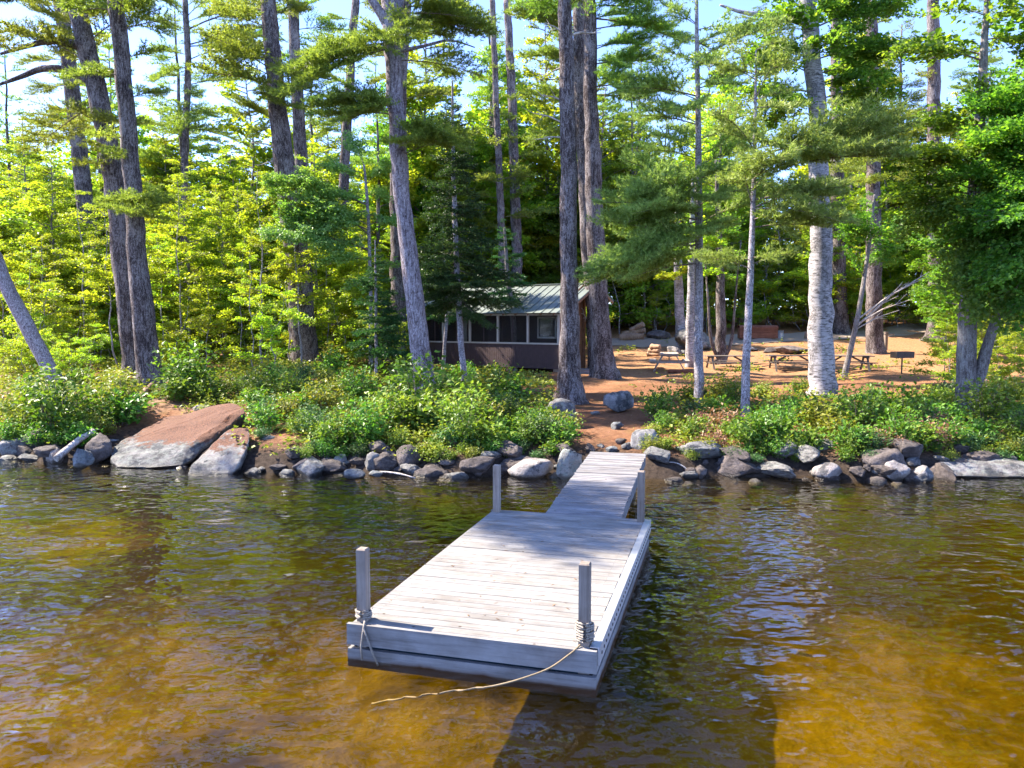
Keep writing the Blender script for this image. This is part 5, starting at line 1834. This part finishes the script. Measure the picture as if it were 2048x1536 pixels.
picnic('picnic_table', 'pale wooden picnic table seen end-on in the sunny clearing', 1338, 741, math.radians(80), 1.7, M['table_wood'], 1.15)
picnic('picnic_table', 'long dark picnic table left of the white birch trunk', 1585, 741, math.radians(-3), 2.5, M['dark_table'])
picnic('picnic_table', 'long dark picnic table right of the white birch trunk', 1692, 743, math.radians(-6), 2.3, M['dark_table'])
picnic('picnic_table', 'dark picnic table mostly hidden between the young pine and the slim speckled trunk', 1456, 741, math.radians(4), 2.4, M['dark_table'])

# grill
p = G(1803, 748)
gr = thing('charcoal_grill', 'boxy charcoal grill on a post right of the picnic tables', 'grill', tuple(p), .2)
gr.scale = (.72, .72, 1)
g = Geo()
g.tube([(0, 0, -.1), (0, 0, .3), (0, 0, .72)], .045, 8)
g.build('pedestal', M['dark_metal'], gr)
part('firebox', M['dark_metal'], gr, (-.62, .62, -.3, .3, .72, .75), (-.62, .62, -.3, -.27, .751, 1.0), (-.62, .62, .27, .3, .751, 1.0), (-.62, -.59, -.269, .269, .751, 1.0), (.59, .62, -.269, .269, .751, 1.0))
g = Geo()
for k in range(16):
    g.box(-.585 + k * .075, -.575 + k * .075, -.265, .265, .93, .945)
g.build('grate', M['dark_metal'], gr)['kind'] = 'stuff'
g = Geo()
g.bar((.62, .1, .9), (.78, .1, .9), .02, .02)
g.bar((.78, .1, .9), (.78, -.1, .9), .02, .02)
g.bar((.78, -.1, .9), (.62, -.1, .9), .02, .02)
g.build('handle', M['dark_metal'], gr)

# reddish bin, small box, pail, marker post
p = G(1515, 677)
bn = thing('wooden_bin', 'long reddish brown wooden bin behind the gravel road', 'bin', tuple(p), -.05)
wB = 74 * p[1] / FPX
for k in range(4):
    part('plank', M['rust_bin'], bn, (-wB / 2, wB / 2, -.4, -.36, .02 + k * .19, .2 + k * .19))
part('end_panel', M['rust_bin'], bn, (-wB / 2, -wB / 2 + .05, -.355, .4, .02, .78), (wB / 2 - .05, wB / 2, -.355, .4, .02, .78))
part('back_panel', M['rust_bin'], bn, (-wB / 2 + .06, wB / 2 - .06, .36, .4, .02, .78))
g = Geo()
th = np.linspace(0, math.pi, 9)
for a_, b_ in zip(th[:-1], th[1:]):
    q0 = (0, -.41 * math.cos(a_), .79 + .2 * math.sin(a_)); q1 = (0, -.41 * math.cos(b_), .79 + .2 * math.sin(b_))
    g.add([(-wB / 2 - .03, q0[1], q0[2]), (wB / 2 + .03, q0[1], q0[2]), (wB / 2 + .03, q1[1], q1[2]), (-wB / 2 - .03, q1[1], q1[2]), (-wB / 2 - .03, q0[1], q0[2] - .04), (wB / 2 + .03, q0[1], q0[2] - .04), (wB / 2 + .03, q1[1], q1[2] - .04), (-wB / 2 - .03, q1[1], q1[2] - .04)], [[0, 1, 2, 3], [7, 6, 5, 4], [0, 3, 7, 4], [1, 5, 6, 2]])
g.build('lid', M['rust_bin'], bn)
p = G(1561, 676)
g = Geo()
r_ = 6 * p[1] / FPX
g.tube([(0, 0, -.05), (0, 0, .02), (0, 0, .3), (0, 0, .55), (0, 0, .56)], [r_ * .8, r_ * .85, r_ * .93, r_, r_ * 1.08], 14)
tag(g.build('metal_pail', M['metal'], None, tuple(p)), 'small grey metal pail right of the reddish bin', 'pail')
p = G(1614, 678)
g = Geo()
g.tube([(0, 0, -.1), (0, 0, .25), (0, 0, .55)], [.22, .2, .19], 10, 0, rng, .06)
tag(g.build('log_stump', M['log_wood'], None, tuple(p)), 'short reddish stump just left of the white birch across the road', 'stump')
p = G(1771, 700)
mp_ = thing('marker_post', 'grey wooden post with a short crossbar behind the charcoal grill', 'post', tuple(p), .1)
part('upright', M['post_wood'], mp_, (-.09, .09, -.09, .09, -.2, 1.15))
part('crossbar', M['post_wood'], mp_, (-.2, .5, -.13, -.092, .98, 1.06))
part('cap', M['post_wood'], mp_, (-.12, .12, -.12, .12, 1.152, 1.2))


# logs
def log(name, label, cat, a, b, r, mat, group=None, n_=9, bend=0.0):
    a = np.asarray(a, float); b = np.asarray(b, float)
    c = (a + b) / 2
    t = np.linspace(0, 1, 7)[:, None]
    pts = a + (b - a) * t - c
    pts[:, 2] += bend * np.sin(t[:, 0] * math.pi)
    g = Geo()
    g.tube(pts, r * (1 + .1 * np.sin(np.arange(7) * 2.1)) * np.linspace(1.05, .85, 7), n_, 0, np.random.default_rng(int(abs(a[0]) * 100)), .1)
    return tag(g.build(name, M[mat], None, tuple(c)), label, cat, group)


def gp(px, py, dz=0.0):
    q = G(px, py)
    q[2] += dz
    return q


log('driftwood_log', 'weathered grey driftwood log slanting over the shore stones at the left', 'log', onz(112, 918, .12), at(187, 862, 20.2), .085, 'dead_wood', bend=.04)
log('driftwood_stick', 'thin bare stick lying on the water beside the blue grey stone', 'stick', onz(748, 944, .05), onz(830, 956, .03), .022, 'dead_wood', bend=.05, n_=5)
log('driftwood_stick', 'thin twisted stick crossing the small tan stone right of the walkway', 'stick', onz(1328, 926, .28), onz(1386, 950, .05), .018, 'dead_wood', bend=.12, n_=5)
log('driftwood_stick', 'thin pale stick sloping above the low dark stone on the right', 'stick', onz(1682, 913, .22), onz(1742, 934, .1), .016, 'dead_wood', bend=-.03, n_=5)
log('fallen_log', 'broken red brown log rotting in the bushes below the twin pines', 'log', gp(268, 812, .12), gp(308, 788, .35), .11, 'log_wood')
for i, (lb, a, b, r, dz) in enumerate([
        ('lowest left split log of the little woodpile behind the end-on picnic table', (1296, 712), (1322, 714), .16, .12),
        ('middle split log of the little woodpile behind the end-on picnic table', (1298, 706), (1320, 708), .15, .34),
        ('top split log of the little woodpile behind the end-on picnic table', (1302, 700), (1322, 701), .16, .56),
        ('loose split log right of the little woodpile', (1325, 712), (1342, 713), .12, .1)]):
    q0, q1 = gp(a[0], 712), gp(b[0], 713)
    log('split_log', lb, 'log', q0 + np.array([0, 0, dz]), q1 + np.array([0, .3, dz]), r, 'log_wood')
for i, (lb, a, b, dz, r) in enumerate([
        ('lowest weathered log of the heap behind the road right of the cabin', (1240, 682), (1288, 680), .25, .30),
        ('slanting weathered log of the heap behind the road right of the cabin', (1246, 681), (1290, 678), .7, .25),
        ('topmost weathered log of the heap behind the road right of the cabin', (1262, 680), (1286, 678), 1.15, .24)]):
    q0, q1 = gp(a[0], 680), gp(b[0], 679)
    q0[2] += dz * .6
    q1[2] += dz
    log('weathered_log', lb, 'log', q0, q1, r, 'log_wood')
log('ground_beam', 'reddish beam lying on the ground before the end-on picnic table', 'beam', gp(1338, 746, .08), gp(1388, 747, .08), .1, 'rust_bin', n_=6)


# ------------------------------------------------------------------ shrubs, ferns, ground cover
def proto_shrub(seed, leaf, H, R_, stems, lsize, dens, name='shrub', cat='shrub'):
    rng = np.random.default_rng(seed)
    o = thing(name, 'x', cat, (0, 0, 0))
    s = Geo(); c = Geo()
    P = []; D = []
    for k in range(stems):
        az = rng.uniform(0, 6.28)
        out = R_ * math.sqrt(rng.uniform(0, 1))
        h = H * rng.uniform(.55, 1.05) * (1 - .35 * (out / R_) ** 2)
        a = np.array([math.cos(az), math.sin(az), 0]) * out * .25
        b = np.array([math.cos(az) * out, math.sin(az) * out, h])
        m_ = (a + b) / 2 + np.array([0, 0, .18 * h])
        s.tube(np.stack([a + np.array([0, 0, -.08]), m_, b]), [.009, .006, .003], 3, 0, caps=False)
        t = np.linspace(.25, 1, dens)[:, None]
        pts = (1 - t) ** 2 * a + 2 * t * (1 - t) * m_ + t * t * b
        pts = np.repeat(pts, 5, 0)
        sg = .05 + .10 * np.sqrt(R_)
        P.append(pts + rng.normal(0, sg, pts.shape) * np.array([1, 1, .7]))
        D.append(np.tile(unit(b - a), (len(pts), 1)))
    P = np.concatenate(P); D = np.concatenate(D)
    P[:, 2] = np.maximum(P[:, 2], .02)
    V, F, tn = leaf_arrays(rng, P, lsize, .75, .6, .62, D)
    c.add(V, F, 0, tn)
    s.build('stem', M['twig_bark'], o)
    c.build('foliage', M[leaf], o)
    return o


def proto_fern(seed):
    rng = np.random.default_rng(seed)
    o = thing('fern', 'x', 'fern', (0, 0, 0))
    c = Geo()
    for k in range(9):
        az = k * .7 + rng.uniform(-.3, .3)
        L = rng.uniform(.55, .85)
        d = np.array([math.cos(az), math.sin(az), 0])
        sd_ = np.array([-d[1], d[0], 0])
        t = np.linspace(0, 1, 15)
        sp_ = d * (t * L)[:, None] + np.array([0, 0, 1]) * (L * .95 * t - L * .85 * t * t)[:, None]
        c.tube(sp_, .004, 3, 0, caps=False)
        for i in range(2, 15):
            wv = .16 * math.sin(t[i] * 2.7 + .35) * L / .7
            for s_ in (-1, 1):
                c.add([sp_[i] - d * .018, sp_[i] + d * .018, sp_[i] + sd_ * s_ * wv + d * .03 - np.array([0, 0, .03])], [[0, 1, 2]], 0, rng.uniform(.2, .9))
    c.build('frond', M['fern'], o)
    return o


SHR = {
    'green': [proto_shrub(400 + i, 'shrub', h, r, s_, .125, 6) for i, (h, r, s_) in enumerate([(1.0, .6, 24), (.7, .5, 20), (1.35, .65, 28)])],
    'lime': [proto_shrub(410 + i, 'lime', h, r, s_, .10, 6) for i, (h, r, s_) in enumerate([(.85, .6, 36), (.6, .5, 28)])],
    'grey': [proto_shrub(420 + i, 'bluish', h, r, s_, .085, 7) for i, (h, r, s_) in enumerate([(.8, .6, 40), (.6, .55, 34)])],
    'broad': [proto_shrub(430 + i, 'lime', h, r, s_, .17, 4) for i, (h, r, s_) in enumerate([(1.1, .6, 22), (.8, .5, 18)])],
    'brown': [proto_shrub(440, 'brown_leaf', .55, .5, 24, .075, 6)],
    'fern': [proto_fern(450), proto_fern(451)],
}
SNAME = {'green': 'bushy green shrub', 'lime': 'yellow green small leaved shrub', 'grey': 'grey green small leaved shrub', 'broad': 'broad leaved pale green bush', 'brown': 'shrub with dead brown leaves', 'fern': 'feathery green fern'}


SREC = []


SMARK = [(20, 895, 'the flat edge rock'), (84, 890, 'the pale angular stone'), (150, 890, 'the driftwood log'), (124, 776, 'the leaning trunk'), (184, 885, 'the broad brown boulder'), (285, 768, 'the twin pines'), (288, 800, 'the fallen broken log'),
         (340, 830, 'the needle covered slab'), (400, 814, 'the low grey bank stone'), (470, 830, 'the top of the slab'), (367, 716, 'the thin straight pine'), (541, 885, 'the smooth grey boulder'), (610, 900, 'the dark wedge stone'), (610, 733, 'the thick dark pine'),
         (680, 905, 'the tan rounded stone'), (752, 765, 'the small balsam fir'), (768, 885, 'the two stone pair'), (816, 900, 'the big dark boulder'), (856, 806, 'the pale leaning pine'), (930, 782, 'the tall balsam fir'), (914, 905, 'the ragged rock'),
         (991, 801, 'the rock on the slope'), (1030, 750, 'the crooked bare stem'), (1060, 910, 'the pinkish white boulder'), (1122, 826, 'the path edge boulder'), (1139, 803, 'the straight flared pine'), (1141, 895, 'the lichen block'),
         (1291, 865, 'the pale peaked boulder'), (1376, 895, 'the round dark boulder'), (1398, 810, 'the young white pine'), (1446, 905, 'the upright pale stone'), (1486, 915, 'the brown ledge rock'), (1490, 848, 'the slim speckled trunk'),
         (1456, 745, 'the hidden picnic table'), (1585, 750, 'the left long table'), (1634, 885, 'the big sloping boulder'), (1646, 797, 'the white birch'), (1692, 755, 'the slanting grey tree'), (1780, 900, 'the pyramid boulder'), (1803, 750, 'the charcoal grill'),
         (1850, 925, 'the grey brown shore stone'), (1945, 838, 'the double grey tree'), (1960, 910, 'the long granite ledge'), (2048, 800, 'the right picture edge')]


def name_shrubs(rec):
    by = {}
    for o, what, px, py in rec:
        x, y, mk = min(SMARK, key=lambda m: (m[0] - px) ** 2 + (2 * (m[1] - py)) ** 2)
        dx, dy = px - x, 2 * (py - y)
        side = ('left of' if dx < 0 else 'right of') if abs(dx) > abs(dy) else ('behind' if dy < 0 else 'in front of')
        by.setdefault((what, side, mk), []).append((dx * dx + dy * dy, o))
    for (what, side, mk), lst in by.items():
        lst.sort(key=lambda q: q[0])
        for i, (_, o) in enumerate(lst):
            od = '' if len(lst) == 1 else (('closer ' if i == 0 else 'farther ') if len(lst) == 2 else {0: 'closest ', 1: 'second closest ', 2: 'third closest ', 3: 'fourth closest ', 4: 'fifth closest ', 5: 'sixth closest '}.get(i, 'outermost '))
            o['label'] = f'{od}{what} {side} {mk}'
            o['group'] = what + 's on the bank'


def shrub(kind, px, py, sc, label=None):
    ps = SHR[kind]
    k = int(RNG.integers(len(ps)))
    p = ps[k]
    q = G(px, py)
    rz = float(RNG.uniform(0, 6.28))
    if (kind, k) not in used:
        used.add((kind, k))
        p.location = tuple(q); p.rotation_euler = (0, 0, rz); p.scale = (sc,) * 3
        o = p
    else:
        o = dup(p, tuple(q), rz, sc)
    o['label'] = label or 'x '
    if not label:
        SREC.append((o, SNAME[kind], px, py))
    elif 'group' in o:
        del o['group']
    return o


# single ones the photo sets apart
for args in [('brown', 1850, 890, 1.1, 'shrub of dead brown leaves hanging over the pyramid boulder'), ('brown', 1790, 905, .8, 'low sprig of dead brown leaves beside the pyramid boulder'), ('brown', 1424, 895, .8, 'low pinkish dry bush beside the round dark boulder'),
             ('fern', 975, 745, 1.2, 'fern growing before the middle of the cabin porch'), ('fern', 930, 752, 1.1, 'fern growing at the foot of the tall balsam fir'),
             ('broad', 808, 760, 1.3, 'tall broad leaved bush left of the pale leaning pine trunk'), ('lime', 1122, 868, 1.0, 'lime tipped shrub nearest the walkway left of the path'),
             ('green', 1555, 895, 1.2, 'fullest green bush drooping over the brown ledge rock'), ('lime', 1445, 800, .85, 'yellow green bush standing between the young pine and the slim trunk')]:
    shrub(*args)
BANDS = [  # px0, px1, py top..bottom of the shrub feet, number, kinds
    (0, 250, 822, 872, 15, ['green', 'green', 'lime', 'broad']), (0, 330, 772, 815, 9, ['broad', 'lime', 'green', 'fern']), (180, 275, 840, 862, 5, ['green']),
    (330, 480, 780, 806, 9, ['green', 'lime', 'fern']), (505, 720, 800, 888, 34, ['green', 'green', 'lime', 'grey', 'fern']),
    (480, 860, 745, 800, 20, ['green', 'lime', 'broad', 'grey']), (720, 1000, 815, 893, 30, ['green', 'lime', 'grey', 'broad']),
    (1000, 1130, 835, 893, 15, ['green', 'green', 'lime', 'grey']), (880, 1085, 765, 815, 15, ['lime', 'fern', 'green', 'grey']),
    (1385, 1450, 845, 898, 6, ['brown']), (1740, 1900, 860, 905, 5, ['brown']), (1285, 1480, 800, 880, 13, ['green', 'lime', 'green', 'grey']), (1480, 1760, 835, 903, 13, ['green', 'green', 'lime', 'grey']),
    (1430, 1620, 785, 815, 6, ['green', 'lime', 'fern']), (1760, 2060, 835, 900, 16, ['green', 'green', 'grey', 'lime']), (1560, 1900, 800, 840, 6, ['green', 'grey', 'fern']),
    (0, 215, 868, 892, 9, ['green', 'lime', 'green']), (505, 1110, 906, 924, 20, ['green', 'lime', 'grey']), (1345, 1600, 905, 925, 9, ['green', 'lime', 'grey']), (1690, 2060, 905, 922, 12, ['green', 'grey', 'lime']), (505, 1120, 888, 914, 24, ['green', 'lime', 'grey', 'green']), (1300, 1350, 895, 905, 2, ['lime']), (1480, 1600, 893, 915, 5, ['green', 'green', 'lime']), (1690, 2060, 892, 912, 11, ['green', 'grey', 'green']),
    (1880, 2060, 780, 835, 9, ['green', 'green', 'lime']), (330, 800, 705, 745, 16, ['broad', 'lime', 'fern'])]
for (a, b, c0, c1, n, ks) in BANDS:
    pts = []
    for k in range(n):
        best = None
        for _ in range(8):
            q = (RNG.uniform(a, b), RNG.uniform(c0, c1))
            dmin = min([abs(q[0] - r[0]) + 2.2 * abs(q[1] - r[1]) for r in pts] or [999])
            if best is None or dmin > best[0]:
                best = (dmin, q)
        pts.append(best[1])
    for q in pts:
        if 470 < q[0] < 505 and q[1] > 800 or 215 < q[0] < 500 and q[1] > 850 or abs(q[0] - 768) < 30 and q[1] > 885 or abs(q[0] - 541) < 40 and q[1] > 880:
            continue
        shrub(ks[int(RNG.integers(len(ks)))], q[0], q[1], float(RNG.choice([.5, .65, .8, .95, 1.1, 1.4])) * float(RNG.uniform(.85, 1.12)) * (.75 if q[1] > 870 else 1) * (.62 if q[1] > 903 else 1) * (.7 if q[0] < 330 and q[1] < 820 else 1) * (.75 if 1300 < q[0] < 1640 and q[1] < 830 else 1))

name_shrubs(SREC)

# low leafy ground cover over the bank and the forest floor
g = Geo()
rng = np.random.default_rng(77)
n = 27000
px = rng.uniform(-60, 2110, n)
Yc = rng.uniform(18.2, 60, n) ** 1.0
X = (px - 1024) / FPX * Yc
d = Yc - shore(X)
patch = np.sin(X * .9 + 1.3) * np.sin(Yc * .7 + .4) + .6 * np.sin(X * 2.3 + Yc * 1.1) + rng.normal(0, .35, n)
leftish = np.clip((-X - 0) / 5, 0, 1)
pathx = np.abs(X - (2.6 + .02 * (Yc - 18))) < 1.3
clear = (X > 2) & (Yc > 27) & (Yc < 62)
dens = np.where(clear, -1.6, np.where(X > 4, .1, .05 + .5 * leftish)) - np.where(pathx & (Yc < 40), 3, 0) - np.where(Yc > 40, .1, 0)
keep = (patch < dens + .25) & (d > .5)
cab_m = np.array([in_cabin(x, y, 0) for x, y in zip(X, Yc)])
keep &= ~cab_m & ~((np.abs(X + 9.4) < 2.3) & (Yc < 22.8))
X, Yc = X[keep], Yc[keep]
P0 = np.stack([X, Yc, gz(X, Yc)], -1)
K_ = 7
P = np.repeat(P0, K_, 0) + rng.normal(0, 1, (len(P0) * K_, 3)) * np.array([.10, .10, .0])
P[:, 2] += rng.uniform(.03, .32, len(P)) * np.repeat(rng.uniform(.5, 1.4, len(P0)), K_)
far = np.clip((P[:, 1] - 20) / 30, 0, 1)
V, F, tn = leaf_arrays(rng, P, .11 + .05 * far, .9, .5)
tn = np.clip(tn * .6 + np.repeat(np.repeat(rng.uniform(0, .55, len(P0)), K_), 4), 0, 1)
g.add(V, F, 0, tn)
tag(g.build('ground_cover', M['lime']), 'low leafy plants covering the bank and forest floor', 'ground cover', kind='stuff')

# fallen needles, cones and twigs lying on the bare ground
g = Geo()
n = 5200
px = rng.uniform(1080, 2080, n)
Yc = rng.uniform(18.5, 50, n)
X = (px - 1024) / FPX * Yc
P = np.stack([X, Yc, gz(X, Yc) + .012], -1)
d = unit(np.stack([rng.normal(0, 1, n), rng.normal(0, 1, n), rng.normal(0, .08, n)], -1))
s = np.cross(d, np.array([0, 0, 1.0]))
Ln = rng.uniform(.04, .16, n)[:, None]
V = np.stack([P - s * .012, P + s * .012, P + d * Ln + np.array([0, 0, .02])], 1).reshape(-1, 3)
g.add(V, np.arange(n * 3).reshape(-1, 3), 0, np.repeat(rng.uniform(0, 1, n), 3))
tag(g.build('needle_litter', M['brown_leaf']), 'loose litter of brown needles and twigs on the bare earth', 'litter', kind='stuff')
# every prototype that was never planted goes
for lst in list(PROTO.values()) + list(SHR.values()):
    for p in lst:
        if p['label'] == 'x':
            for ch in list(p.children):
                bpy.data.objects.remove(ch)
            bpy.data.objects.remove(p)
